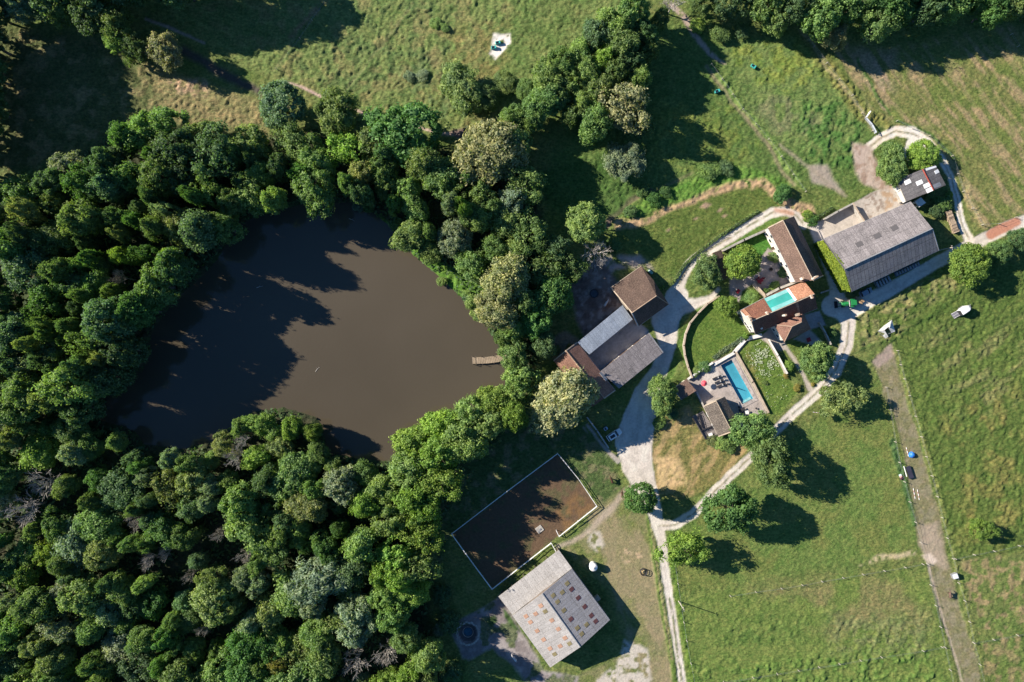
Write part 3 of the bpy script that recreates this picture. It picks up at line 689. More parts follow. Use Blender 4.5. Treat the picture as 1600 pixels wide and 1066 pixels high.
def dead_mesh(seed, R=4.0, Hh=9.0):
    rng = random.Random(seed); b = MB()
    def grow_(p, d, L, r, lev):
        q = p + d * L; n = 4 if lev > 1 else 6; b.tube(p, q, r, r * .62, n, lev == 0 or lev > 3)
        if lev >= 4: return
        for _ in range(4 if lev < 3 else 3):
            s_ = .55 + .15 * lev; e = (d + Vector((rng.uniform(-1, 1), rng.uniform(-1, 1), rng.uniform(-.35, .55))) * s_ * 1.15).normalized()
            grow_(p + d * L * rng.uniform(.55, 1.0), e, L * rng.uniform(.55, .85), r * .58, lev + 1)
    b.tube((0, 0, -.4), (0, 0, Hh * .35), .3, .24, 7)
    for k in range(7):
        a = k * .9 + rng.uniform(-.3, .3); up = rng.uniform(.35, 1.2)
        grow_(Vector((0, 0, Hh * .35 * rng.uniform(.7, 1))), Vector((math.cos(a), math.sin(a), up)).normalized(), R * .55, .15, 1)
    o = b.build('dead_tree', DEADW); me = o.data; bpy.data.objects.remove(o); return me
DEAD = [dead_mesh(i) for i in (3, 5)]
def dead(px, py, r, h, label):
    p = P(px, py, h * .7); z = ground_z(p.x, p.y)
    o = bpy.data.objects.new('dead_tree', DEAD[rnd.randrange(2)]); COL.objects.link(o); o.location = (p.x, p.y, max(z, -.1) - .02)
    o.rotation_euler = (0, 0, rnd.uniform(0, 6)); s = r * S / 4.6; o.scale = (s, s, h / 9.0)
    tag(o, label, 'dead tree'); return o
# hand placed trees: (px, py, r, height, prototype, tint, label)
HERO = [
 # top left strip
 (28,6,26,13,'oak','silver','pale green treetop touching the top left corner'),
 (75,-6,32,14,'oak','dark','dark tree cut by the top edge beside the corner tree'),
 (102,12,22,12,'oak','light','bright small treetop hanging over the dark top left field'),
 (140,22,30,13,'oak','dark','dark green tree in the top left tree line above the shaded field'),
 (182,38,26,12,'clump','mid','mid green tree left of the ragged oak by the ditch'),
 (182,64,18,10,'clump','light','ragged light green tree at the tip of the top left tree line'),
 (215,74,20,10,'oak','dark','dark tree tucked between two lighter trees by the ditch'),
 (205,92,11,6,'clump','light','low bright bush-like tree below the ragged tree by the ditch'),
 (258,80,26,11,'oak','pale','pale yellow-green round tree at the head of the dark ditch'),
 # diagonal belt
 (985,22,28,15,'oak','mid','tall mid green tree at the top end of the diagonal belt'),
 (958,42,24,13,'soft','light','light feathery tree near the top end of the diagonal belt'),
 (1005,52,20,12,'oak','dark','dark tree on the shaded side of the belt top'),
 (1030,32,16,9,'oak','mid','small tree under the bare white tree by the sandy path'),
 (930,55,22,13,'oak','blue','bluish dark tree on the field side of the upper belt'),
 (972,72,26,14,'soft','mid','broad feathery tree in the middle of the upper belt'),
 (905,85,20,11,'soft','light','slim light tree on the field edge of the belt'),
 (946,92,20,12,'clump','lime','bright green clumped tree in the belt above the yellow crown'),
 (985,98,20,12,'oak','dark','dark green tree on the shaded east side of the belt'),
 (878,104,24,12,'soft','mid','soft green tree on the field side, middle of the belt'),
 (918,116,22,12,'soft','mid','feathery tree northwest of the yellow crown'),
 (858,126,28,12,'soft','light','light feathery tree above the belt bend'),
 (938,140,22,12,'soft','olive','olive tree touching the yellow crown on its upper left'),
 (850,160,28,12,'soft','mid','green tree at the lower bend of the belt'),
 (978,166,36,14.5,'clump','pale','large yellow flowering crown at the field end of the belt'),
 (930,192,28,12,'soft','mid','broad green tree below left of the yellow crown'),
 (832,178,20,10,'willow','mid','small green tree at the lower left of the belt'),
 (1002,196,18,9,'oak','dark','dark tree under the lower right of the yellow crown'),
 (820,196,18,9,'soft','light','light tree joining the belt to the wood'),
 (975,252,30,6.5,'willow','silver','half-bare silvery bush-like tree on the shaded meadow'),
 (722,138,34,8,'willow','light','pale thin willow with bare branches in the top meadow'),
 (790,128,18,4,'soft','light','low light green thicket right of the pale willow'),
 (760,152,20,6,'oak','mid','green tree at the foot of the pale willow'),
 (822,140,16,4,'soft','mid','long low thicket tree by the meadow end'),
 (894,132,22,11,'oak','light','light tree filling the middle of the belt'),
 (874,150,20,11,'oak','mid','mid green tree filling the lower middle of the belt'),
 (960,112,22,12,'oak','mid','green tree right above the yellow crown'),
 (998,122,18,11,'soft','light','light tree on the shaded side of the belt above the yellow crown'),
 (914,158,20,11,'soft','light','light tree between belt middle and yellow crown'),
 (1008,84,18,11,'oak','mid','green tree on the shaded side of the upper belt'),
 (895,180,18,10,'oak','mid','green tree below the middle of the belt'),
 (800,185,20,10,'soft','mid','green tree linking the belt to the large pale tree'),
 # north bank
 (440,164,36,13,'round','blue','large dark blue-green round oak beside the thin path'),
 (525,176,34,12,'willow','light','light feathery tree between the dark oak and the big oak'),
 (390,226,30,13,'oak','light','light green tree on the wood edge below the straw strip'),
 (632,206,52,15,'oak','deep','largest deep green oak on the north edge of the wood'),
 (585,222,28,12,'clump','olive','olive tree leaning on the left of the largest oak'),
 (540,235,28,12,'clump','lime','bright tree below the feathery tree north of the pond'),
 (598,268,24,11,'oak','mid','green tree just north of the pond tip'),
 (765,238,50,15,'soft','pale','large pale olive tree where the belt meets the wood'),
 (800,222,26,12,'willow','light','light tree on the right flank of the large pale tree'),
 (690,276,30,13,'soft','mid','soft green tree left below the large pale tree'),
 (638,296,20,10,'oak','light','small light tree at the northeast bank of the pond'),
 (604,292,18,10,'oak','mid','small tree on the bank between pond tip and oak'),
 (716,300,20,11,'oak','light','light round tree in the east wood'),
 (752,300,24,12,'clump','mid','green tree in the east wood under the large pale tree'),
 (820,286,30,12,'clump','light','light green tree standing out into the dark meadow'),
 (745,338,26,12,'soft','light','light round tree in the middle of the east wood'),
 (710,372,28,11,'round','silver','grey-green round tree in the east wood'),
 (650,330,22,11,'soft','mid','green bank tree east of the pond tip'),
 (642,368,26,11,'soft','light','light willow-like tree on the pond bank'),
 (672,392,20,8,'soft','light','light tree at the top of the grassy bank'),
 (775,392,22,11,'oak','mid','green tree north of the tall pale twin trees'),
 (828,366,30,12,'clump','mid','broad green tree on the right of the east wood'),
 (915,347,30,11,'round','light','round two-toned green tree beside the bare white tree'),
 (845,420,30,12,'clump','mid','clumped green tree between twin pale trees and paddock'),
 (868,390,22,11,'oak','dark','dark tree left of the bare white tree'),
 (895,418,22,10,'clump','mid','green tree hanging over the shaded paddock'),
 (860,462,34,12,'oak','deep','deep green spreading tree left of the shaded paddock'),
 (792,438,34,16,'soft','pale','upper of the tall pale twin trees by the pond'),
 (776,482,32,15,'soft','pale','lower of the tall pale twin trees by the pond'),
 (738,472,12,4,'bush','light','small light bush tree on the pond edge above the jetty'),
 (800,512,22,10,'oak','light','light tree below the tall pale twin trees'),
 (802,552,24,10,'oak','mid','green tree hiding the land end of the jetty'),
 (835,500,26,11,'oak','deep','deep green tree between the twin pale trees and the barns'),
 (850,540,20,9,'oak','dark','dark tree left of the brown barn'),
 (880,622,46,14,'soft','pale','big pale lime tree leaning over the brown barn roof'),
 (812,592,24,12,'oak','light','light bank tree below the jetty'),
 # east of the drive
 (1000,779,25,8.5,'round','deep','perfectly round dark green tree where the drives fork'),
 (1035,618,25,6.5,'oak','light','light green tree beside the small tiled shed'),
 (1104,425,24,6,'oak','mid','round green tree west of the courtyard shed'),
 (1160,410,27,8,'round','lime','dense bright round tree in the house courtyard'),
 (1136,478,17,5,'oak','lime','upright bright shrub-like tree at the lawn corner by the house'),
 (1276,563,27,9.5,'oak','mid','green tree inside the bend of the drive by the stone path'),
 (1177,674,31,9,'oak','mid','dark green oak overhanging the pool house'),
 (1208,722,34,13,'oak','mid','tall green tree on the drive, upper of the big pair'),
 (1142,797,37,14,'oak','deep','tall green tree on the drive, lower of the big pair'),
 (1068,857,31,10,'clump','lime','yellow-green tree beside the straight drive'),
 (1314,624,31,7.5,'clump','olive','yellowish flowering tree below the bend of the drive'),
 (1516,413,31,8,'round','lime','bright round tree on the pasture edge by the farm road'),
 (1560,393,20,5,'oak','mid','green tree right of the bright round tree by the farm road'),
 (1592,374,16,5,'oak','dark','dark tree at the right edge beside the farm road'),
 (1395,258,26,6.5,'oak','mid','round green tree above the concrete yard, left of a pair'),
 (1443,243,25,5.5,'round','lime','bright flat tree behind the grey shed, right of a pair'),
 (1390,232,14,3.5,'bush','mid','low dark bush tree inside the gravel turning loop'),
 (1534,828,19,5,'clump','lime','small lone bright tree in the right pasture'),
 # top right wood
 (1098,4,20,8,'oak','mid','green tree right of the sandy path at the top edge'),
 (1150,-4,30,11,'oak','dark','dark tree at the top edge beyond the bright paddock'),
 (1200,2,30,12,'oak','mid','first green tree of the top right wood from the left'),
 (1212,30,20,10,'oak','light','light tree dipping below the top right wood near the fence'),
 (1245,10,28,13,'oak','dark','dark tree in the top right wood beside the light ones'),
 (1285,25,32,14,'oak','mid','broad green tree above the head of the farm fence'),
 (1305,58,18,9,'soft','pale','small pale tree at the head of the farm fence'),
 (1330,12,28,14,'clump','mid','clumped tree in the top right wood, third from the fence'),
 (1340,-20,30,14,'oak','dark','dark tree behind the clumped trees at the top edge'),
 (1370,42,24,13,'clump','light','light clumped tree reaching lowest into the stubble field'),
 (1395,10,30,14,'oak','deep','deep green tree in the middle of the top right wood'),
 (1425,-10,26,14,'clump','mid','ragged tree at the top edge above the stubble field'),
 (1450,14,28,13,'oak','dark','dark tree overhanging the shaded stubble'),
 (1490,0,28,14,'clump','mid','green ragged tree toward the right of the top wood'),
 (1520,-15,26,14,'clump','light','light ragged treetop at the upper right edge'),
 (1548,14,24,13,'oak','deep','deep green tree near the top right corner'),
 (1585,0,28,14,'oak','mid','last tree of the top wood in the right corner'),
 (1630,10,28,14,'oak','dark','dark treetop just cut by the right edge of the wood'),
 # in the wood
 (500,905,42,15,'willow','silver','largest silver-grey willow in the lower wood'),
 (556,968,36,14,'willow','silver','silver-green willow below the largest silver one'),
 (495,990,26,12,'soft','light','light green tree left of the lower silver willow'),
 (440,1028,22,12,'oak','rust','rusty yellow tree in the wood near the bottom edge'),
 (112,262,24,13,'willow','silver','silvery tree on the upper left edge of the wood'),
 (225,208,26,14,'soft','light','light pale tree at the corner of the wood below the shaded field'),
 (262,196,28,14,'oak','light','light green tree at the head of the wood edge'),
 (320,212,24,13,'oak','mid','green tree on the wood edge left of the light one'),
 (400,306,30,13,'oak','light','bright tree leaning over the north shore of the pond'),
 (330,300,22,15,'clump','light','bright crown catching sun in the dark northwest wood'),
 (270,408,18,16,'round','lime','bright round crown in the dark wood west of the pond'),
 (195,400,14,15,'clump','lime','small bright crown in the dark west wood'),
 (648,692,30,12,'soft','lime','bright belt tree at the south corner of the pond shore'),
 (692,668,30,13,'soft','lime','bright belt tree in the middle of the southeast pond shore'),
 (734,648,28,13,'oak','light','light belt tree on the southeast shore above the arena corner'),
 (774,628,27,12,'soft','lime','bright belt tree on the shore nearest below the jetty'),
 (806,616,22,11,'oak','light','light tree ending the bright belt by the pale lime tree'),
 (684,708,33,15.5,'oak','lime','broad bright crown in the second row of the southeast belt'),
 (726,690,32,16,'soft','light','light feathery crown just above the arena top left side'),
 (764,662,28,14,'oak','light','light crown at the upper end of the second belt row'),
 (638,738,32,14,'oak','light','light broad crown south of the pond corner'),
 (690,750,30,16.5,'clump','lime','bright ragged crown beside the upper left arena rail'),
 (652,782,32,16,'soft','lime','bright feathery crown left of the arena corner'),
 (612,812,28,15,'oak','light','light crown inland of the bright belt in the lower wood'),
 (658,832,30,16.5,'clump','lime','ragged lime-green crown west of the arena lower corner'),
 (616,866,30,15.5,'oak','lime','lime-green crown above the largest silver willow'),
 (650,884,27,16,'clump','light','light ragged crown at the wood edge above the gravel yard'),
 (604,926,24,14,'oak','light','light crown right of the largest silver willow'),
 (596,765,24,13,'soft','light','light feathery crown south of the pond middle'),
 (190,548,28,19,'oak','dark','dark tall tree at the west tip of the pond, upper'),
 (165,592,28,18,'tall','dark','dark tall tree at the west tip of the pond, middle'),
 (128,640,24,16,'oak','dark','dark tree at the west tip of the pond, lower'),
 (312,362,26,20,'tall','blue','tall blue-green tree on the northwest shore'),
 (272,420,26,20,'oak','dark','tall dark tree on the northwest shore below the blue-green one'),
 (215,484,27,20,'tall','deep','tall deep green tree on the west shore'),
]
import re as _re
for t in HERO: tree(*t[:6], label=t[6])
DEADS = [(932,394,24,9,'bare white dead tree left of the sandy path end'), (1052,4,16,9,'bare white dead tree at the top of the sandy path'), (601,1028,19,13,'bare dead tree low in the wood, right of a pair'),
 (553,1042,21,13,'bare grey dead tree low in the wood, left of a pair'), (58,758,24,12,'bare grey branches near the left edge below the pond'), (28,800,26,13,'large bare tree at the left edge of the lower wood'),
 (375,690,13,10,'bare white snag on the wooded point in the pond'), (362,718,16,10,'dead white tree at the root of the wooded point'), (226,880,14,12,'bare snag in the dark lower left wood'), (378,872,12,12,'small bare snag in the middle of the lower wood'),
 (205,818,16,12,'fallen-looking bare tree in the left wood'), (312,990,9,11,'small bare snag between dark crowns near the bottom'), (252,868,12,11,'bare snag right of another in the lower wood'), (640,785,8,10,'small bare snag in the wood south of the pond'),
 (178,432,12,13,'bare snag in the dark wood west of the pond'), (640,276,9,9,'small bare top in the trees north of the pond'), (290,905,9,11,'tiny bare top in the lower wood'), (335,840,10,12,'bare snag among light crowns of the lower wood')]
for d in DEADS: dead(d[0], d[1], d[2] * 1.15, d[3] + (3.5 if d[1] > 560 or d[0] < 300 else 1), d[4])
# the wood itself
def inpoly(x, y, pts): return bool(sdist(np.array([float(x)]), np.array([float(y)]), pts)[0] > 0)
def sdp1(x, y, pts): return float(sdist(np.array([float(x)]), np.array([float(y)]), pts)[0])
GRASSBANK = [(575,322),(628,345),(672,395),(725,412),(795,440),(778,515),(690,458),(640,410)]
def hreg(x, y):
    if y < 335 and x > 400: return 16
    if x > 600 and y < 600: return 12
    if 320 < x < 560 and 600 < y < 735: return 8.5
    if x > 560 and y > 600: return 15.5 if x > 640 or y > 840 else 12.5
    if y < 660 and x < 330: return 20 if sdp1(x, y, POND) > -90 else 16
    if y < 600: return 17
    return 12.5
FW = [(-45,290),(60,290),(120,254),(225,200),(330,212),(400,222),(500,222),(600,230),(700,245),(780,275),(815,310),(840,365),(860,430),(845,500),(840,560),(825,625),(790,675),(742,722),(705,775),(672,840),(660,930),(668,1000),(680,1110),(-45,1110)]
cand = []; rg = random.Random(5); tries = 0
while tries < 16000 and len(cand) < 300:
    tries += 1; x = rg.uniform(-45, 870); y = rg.uniform(190, 1108)
    if not inpoly(x, y, FW): continue
    se = x > 560 and y > 600
    r = rg.choice([13, 17, 20, 24, 28, 34]) if not se else rg.choice([22, 26, 30])
    if 320 < x < 560 and 600 < y < 735: r = rg.choice([14, 17, 20])
    dp_ = sdp1(x, y, POND)
    if dp_ > -r * (.62 if x > 330 else 1.1) or inpoly(x, y, GRASSBANK): continue
    if any((x - a) ** 2 + (y - b) ** 2 < ((r + q) * .60) ** 2 for a, b, q in TREES[:] if abs(x - a) < 70): continue
    if any((x - a) ** 2 + (y - b) ** 2 < (r * .75 + q * .85) ** 2 for a, b, q, *_ in DEADS): continue
    cand.append((x, y, r)); TREES.append((x, y, r))
SHADE = {'mid': 'mid green', 'dark': 'dark green', 'light': 'light green', 'lime': 'bright yellow-green', 'deep': 'deep green', 'silver': 'silver-green', 'olive': 'olive green', 'blue': 'blue-green', 'pale': 'pale olive', 'rust': 'rusty green'}
FORM = {'oak': 'broad', 'clump': 'ragged', 'soft': 'feathery', 'willow': 'wispy', 'tall': 'bulky', 'round': 'round'}
for x, y, r in cand:
    TREES.remove((x, y, r)); se = x > 560 and y > 600; pen = 320 < x < 560 and 600 < y < 735
    kind = rg.choices(['oak', 'clump', 'soft', 'willow', 'tall', 'round'], [5, 4, 3, 1.5, 3, .7] if not (se or pen) else [4, 2, 4, .5, 4, .5])[0]
    if se: tint = rg.choices(['lime', 'light', 'mid'], [4, 5, 2])[0]
    elif pen: tint = rg.choices(['lime', 'light', 'mid', 'olive'], [3, 4, 3, 1.5])[0]
    elif y < 600 and x < 430: tint = rg.choices(['mid', 'dark', 'light', 'blue', 'silver', 'deep', 'olive'], [4, 4, 2, 3, 1, 3, 1])[0]
    else: tint = rg.choices(['mid', 'dark', 'light', 'blue', 'silver', 'deep', 'olive', 'lime'], [5, 2, 4, 1.5, 1.2, 2, 2, 1])[0]
    h = hreg(x, y) * rg.uniform(.72, 1.16) * (1.06 if r > 26 else 1)
    if pen: h = 8.5 * rg.uniform(.85, 1.1)
    area = ('on the point' if pen else 'on the southeast bank' if se and sdp1(x, y, POND) > -60 else 'in the west wood' if x < 430 and y < 600 else 'in the north bank wood' if y < 330 else 'in the east wood' if y < 600 else 'in the lower wood')
    size = 'small' if r < 18 else 'large' if r > 26 else 'middling'
    lab = f'{size} {FORM[kind]} {SHADE[tint]} tree {area}, {max(0, x) / 16:.0f}% across and {y / 10.66:.0f}% down'
    tree(x, y, r, h, kind, tint, lab, group='trees of the wood around the pond', seed=rg.randrange(10 ** 6))
# trees just beyond the frame whose shadows fall into it
for x, y, r, h in ((-60,-40,44,20),(-10,-60,46,20),(50,-60,46,21),(110,-45,44,20),(170,-40,44,20),(225,-45,42,19),(275,-30,30,18),(325,-42,38,18),(375,-60,34,16),(-25,10,30,17),(-28,60,30,18),(-30,110,30,18),(-28,165,28,17),(-80,20,48,21),(-70,75,46,21),(-75,130,48,21),(-70,190,44,20),(-80,250,44,20),(-130,60,48,21),(-130,160,48,21),
                   (1540,-50,30,15),(1440,-55,30,15),(1340,-60,30,15),(1240,-45,30,13)):
    tree(x, y, r, h, 'oak', 'dark', f'dark tree outside the photo edge at {x / 16:.0f}% across, {y / 10.66:.0f}% down', group='trees beyond the frame')
# undergrowth of the wood: nobody could count it
def scatter_leaves(name, pts, size, tint, label=None, kind=None, long=1.3):
    pts = np.asarray(pts); n = np.tile([[0, 0, 1.]], (len(pts), 1)) + rs.randn(len(pts), 3) * .6
    V, F = leaf_quads(pts, n, size, rs, long); me = np_mesh(name, V, F, LEAF, rs.uniform(.1, .9, len(F)))
    o = bpy.data.objects.new(name, me); COL.objects.link(o); o.color = (*TINT[tint], 1)
    if kind: o['kind'] = kind
    return o
xs = rs.uniform(-60, 880, 60000); ys = rs.uniform(185, 1110, 60000)
ok = (sdist(xs, ys, FW) > -6) & (sdist(xs, ys, POND) < -2) & (fbm(xs, ys, 22, 3, 200) > .44)
xs, ys = xs[ok], ys[ok]; hh = rs.uniform(0, 1, len(xs)) * 2.6 * fbm(xs, ys, 9, 2, 201) * 1.6
scatter_leaves('undergrowth', np.stack([(xs - 800) * S, (533 - ys) * S, hh], 1), .5, 'dark', kind='stuff')
# shrubs
BUSH = [(1222,302,14,2.6,'deep','dark round bush at the bend of the loop track'),(1270,345,9,1.8,'deep','dark bush by the concrete yard corner'),(1262,338,9,1.6,'lime','bright bush left of the concrete yard'),
 (1209,402,9,1.6,'light','light shrub against the long farmhouse wall'),(1224,425,9,1.6,'dark','dark shrub near the farmhouse south end'),(1210,447,8,1.4,'light','light shrub in the bed below the courtyard'),(1174,464,11,1.8,'light','leafy shrub in the bed above the house roof'),
 (1196,455,5,1.2,'mid','small shrub in the corner of the garden walls'),(1165,525,5,1.6,'lime','small bright shrub at the house corner'),(1232,572,9,2.0,'lime','bright shrub beside the long garden wall'),(1245,606,6,1.2,'rust','rusty shrub near the end of the stone path'),
 (1228,588,4,.9,'rust','small brown shrub at the wall end'),(1270,601,3,.8,'rust','orange plant beside the drive end of the stone path'),(1101,573,10,1.4,'mid','low shrub on the lawn edge above the pool terrace'),(1088,580,8,1.2,'mid','low shrub by the curved lawn wall foot'),
 (1130,690,14,2.2,'light','light shrub below the pool house'),(1112,690,9,1.6,'olive','olive shrub at the wooden deck corner'),(1142,700,9,1.4,'light','light bush between pool house and oak'),(1452,300,10,2,'mid','shrub behind the grey shed'),
 (1472,318,14,2.2,'mid','shrub in the shaded yard beside the hangar'),(1462,330,11,2,'dark','dark shrub near the wood stack'),(1483,305,6,1.6,'lime','small bright shrub beside the gravel track'),(1535,408,14,3,'mid','bush behind the bright round tree'),
 (958,382,12,2.4,'mid','bush in the shade left of the meadow'),(1005,300,10,2,'mid','bush on the stream bank left'),(1022,312,11,2,'deep','bush on the stream bank middle'),(1040,300,9,1.6,'deep','small bush on the stream bank'),(1110,268,16,2,'mid','bush in the hollow below the green paddock'),
 (1135,262,12,2,'dark','dark bush in the hollow below the green paddock'),(985,330,10,2,'dark','dark bush beside the earthy track'),(745,492,10,2.6,'light','light bush on the pond edge'),(728,460,8,2,'light','small bush at the pond edge higher up the bank'),
 (690,440,8,1.6,'light','bush at the water line of the grassy bank'),(560,322,9,2,'silver','silvery bush at the top shore of the pond'),(575,318,12,3,'deep','deep green bush at the pond tip'),(620,350,10,2,'mid','bush at the start of the grassy bank'),
 (1125,55,14,2.4,'mid','bush under the top trees by the sandy path'),(1160,48,12,2.4,'dark','dark bush under the top trees'),(1090,40,12,2.2,'lime','bright bush beside the sandy path'),(640,120,9,1.2,'silver','pale bramble patch in the top meadow'),
 (660,118,10,1.3,'silver','second pale bramble patch in the top meadow'),(680,36,9,1.3,'light','round bramble near the meadow line'),(695,44,7,1.1,'light','small bramble near the meadow line'),(700,975,18,4,'dark','dark bush right of the lower wood'),
 (690,930,16,4,'dark','dark bush between wood and gravel yard'),(675,1010,16,4,'mid','bush at the bottom corner of the wood'),(685,985,10,3,'silver','pale bush in shade of the lower wood'),(705,1050,16,3.5,'dark','dark bush near the bottom edge by the wood'),
 (1300,520,7,1.4,'mid','shrub at the shaded drive edge'),(868,548,8,1.6,'olive','weedy bush behind the brown barn'),(890,545,7,1.4,'rust','dry bush behind the brown barn gable'),
 (1030,662,10,1.6,'light','light shrub below the light green tree'),(1050,645,10,1.5,'dark','shrub in the shade of the small shed'),(1195,598,4,.6,'light','tuft in the flowering lawn')]
for b in BUSH: tree(b[0], b[1], b[2], b[3], 'bush', b[4], b[5], cat='shrub')
fx = rs.normal(1197, 13, 700); fy = rs.normal(562, 13, 700); gx2 = rs.uniform(1165, 1245, 260); gy2 = rs.uniform(540, 640, 260)
fx = np.concatenate([fx, gx2]); fy = np.concatenate([fy, gy2]); ok = (sdist(fx, fy, [(1158,545),(1178,528),(1196,532),(1224,584),(1240,610),(1206,640)]) > 0) & (fbm(fx, fy, 7, 2, 77) > .46)
fx, fy = fx[ok], fy[ok]; V_, F_ = leaf_quads(np.stack([(fx - 800) * S, (533 - fy) * S, np.full(len(fx), .32)], 1), np.tile([[-.4, .1, 1.]], (len(fx), 1)) + rs.randn(len(fx), 3) * .3, .14, rs)
o = bpy.data.objects.new('white_flowers', np_mesh('white_flowers', V_, F_, mat('white_petals', (.36, .4, .3), var=.1, bump=0))); COL.objects.link(o); o['kind'] = 'stuff'
def hedge(name, pts, w_, h, tint, label, dens=26, ls=.16, cat='hedge'):
    """pts: px polyline; clipped or rough hedge as a body of leaves on stems"""
    V = []; L = 0; b = MB(); rt = thing(name, pts[0][0], pts[0][1], label, cat)
    for (ax, ay), (bx, by) in zip(pts[:-1], pts[1:]):
        a, c = P(ax, ay), P(bx, by); d = c - a; ln = d.length; n = int(ln * dens); u = d.normalized(); s_ = Vector((-u.y, u.x, 0))
        for _ in range(n):
            t = rs.uniform(0, 1); q = rs.uniform(-1, 1); z = h * (1 - .35 * q * q) * rs.uniform(.55, 1.08)
            p = a + d * t + s_ * q * w_ / 2 * rs.uniform(.8, 1.15); V.append((p.x, p.y, z + ground_z(p.x, p.y)))
        b.beam(a + Vector((0, 0, h * .3)), c + Vector((0, 0, h * .3)), w_ * .6, h * .6)
    V = np.array(V); bo = base_of(rt); nn = np.tile([[0, 0, .8]], (len(V), 1)) + rs.randn(len(V), 3) * .6
    vv, F = leaf_quads(V - np.array(bo), nn, ls, rs, 1.2); me = np_mesh('foliage', vv, F, LEAF, rs.uniform(.1, .9, len(F)))
    o = bpy.data.objects.new('foliage', me); COL.objects.link(o); o.parent = rt; o.color = (*TINT[tint], 1)
    b.build('stems', mat('hedge_stems', (.05, .07, .03)), rt)
    return rt
hedge('hedge', [(1022,460),(1052,442),(1068,415),(1090,395),(1120,372),(1150,352),(1184,330)], 1.1, .9, 'light', 'low rough hedge along the outside of the loop track')
hedge('lavender_hedge', [(1114,560),(1132,546),(1150,536),(1160,528)], 1.6, .7, 'silver', 'grey-green lavender hedge between round lawn and pool path', 40)
hedge('hedge', [(1268,342),(1285,335),(1300,325)], 1.2, .9, 'mid', 'scrubby hedge against the silage wall')
hedge('hedge', [(1030,452),(1038,448)], .8, .6, 'lime', 'short clipped hedge near the stone barn corner', 40)
# ------------------------------------------------------------ building materials
TILE_BROWN = roofmat('brown_clay_tiles', (.13, .085, .065), (.085, .055, .045), (.04, .028, .024), .28, .34, (.24, .2, .16), .35)
TILE_FARM = roofmat('farmhouse_tiles', (.2, .13, .1), (.15, .095, .075), (.07, .045, .038), .3, .36, (.28, .22, .17), .3)
TILE_RED = roofmat('old_red_tiles', (.24, .1, .06), (.16, .065, .045), (.06, .03, .025), .28, .34, (.3, .22, .16), .3)
TILE_PINK = roofmat('warm_brown_tiles', (.3, .165, .12), (.22, .115, .09), (.09, .05, .04), .28, .34, (.33, .25, .19), .3)
TILE_NEW = roofmat('new_orange_tiles', (.43, .215, .13), (.32, .15, .09), (.17, .08, .05), .35, .45, (.62, .45, .32), .45)
FIBRE = roofmat('fibre_cement_sheets', (.215, .195, .2), (.17, .155, .16), (.12, .11, .115), 1.15, 2.6, (.36, .34, .33), .6, off=0.0, ms=.05, bump=.5)
FIBRE_D = roofmat('grey_sheet_roof', (.2, .195, .2), (.16, .155, .165), (.09, .085, .09), 1.1, 3.4, (.3, .28, .27), .45, off=0.0, ms=.07, bump=.6)
FIBRE_L = roofmat('pale_sheet_roof', (.325, .315, .31), (.28, .27, .265), (.24, .22, .205), 1.1, 4.2, (.43, .39, .36), .35, off=0.0, stain=.3, ms=.035, bump=.4)
STEEL = roofmat('zinc_sheet_roof', (.3, .34, .4), (.26, .3, .36), (.15, .17, .2), 1.0, 30, None, .3, rough=.45, bump=.25, stain=.35)
SHEDR = roofmat('dark_sheet_roof', (.13, .125, .13), (.105, .1, .105), (.06, .06, .06), 1.0, 20, (.2, .19, .19), .3, off=0.0)
SLATE = roofmat('stone_slate_roof', (.15, .125, .105), (.1, .085, .075), (.05, .04, .035), .4, .3, (.42, .37, .3), .55)
RENDER_W = mat('white_render', (.62, .58, .52), var=.2, bump=.05)
STONEW = mat('rubble_stone', (.34, .3, .26), var=.45, scale=3, bump=.3)
TIMBER = mat('weathered_timber', (.16, .13, .11), var=.4, scale=3, bump=.2)
WHITE = mat('white_paint', (.75, .75, .74), var=.12, bump=.03, rough=.5)
GREYM = mat('grey_metal', (.3, .31, .33), var=.25, rough=.5, metal=.3)
DARK = mat('dark_metal', (.035, .035, .04), var=.3, rough=.6)
RUBBER = mat('rubber', (.02, .02, .022), var=.2, rough=.85)
GLASS = mat('dark_glass', (.015, .02, .03), var=.1, rough=.08, bump=0, spec=.8)
RIDGE = mat('ridge_tiles', (.36, .26, .19), var=.3, scale=5)
VERGE = mat('pale_verge', (.42, .34, .26), var=.25, scale=4)
CONC = mat('concrete', (.36, .34, .31), var=.35, scale=1.2, bump=.15)
DOORM = mat('brown_door', (.09, .055, .035), var=.3, scale=4)
FLAS = mat('white_flashing', (.68, .66, .62), var=.15)

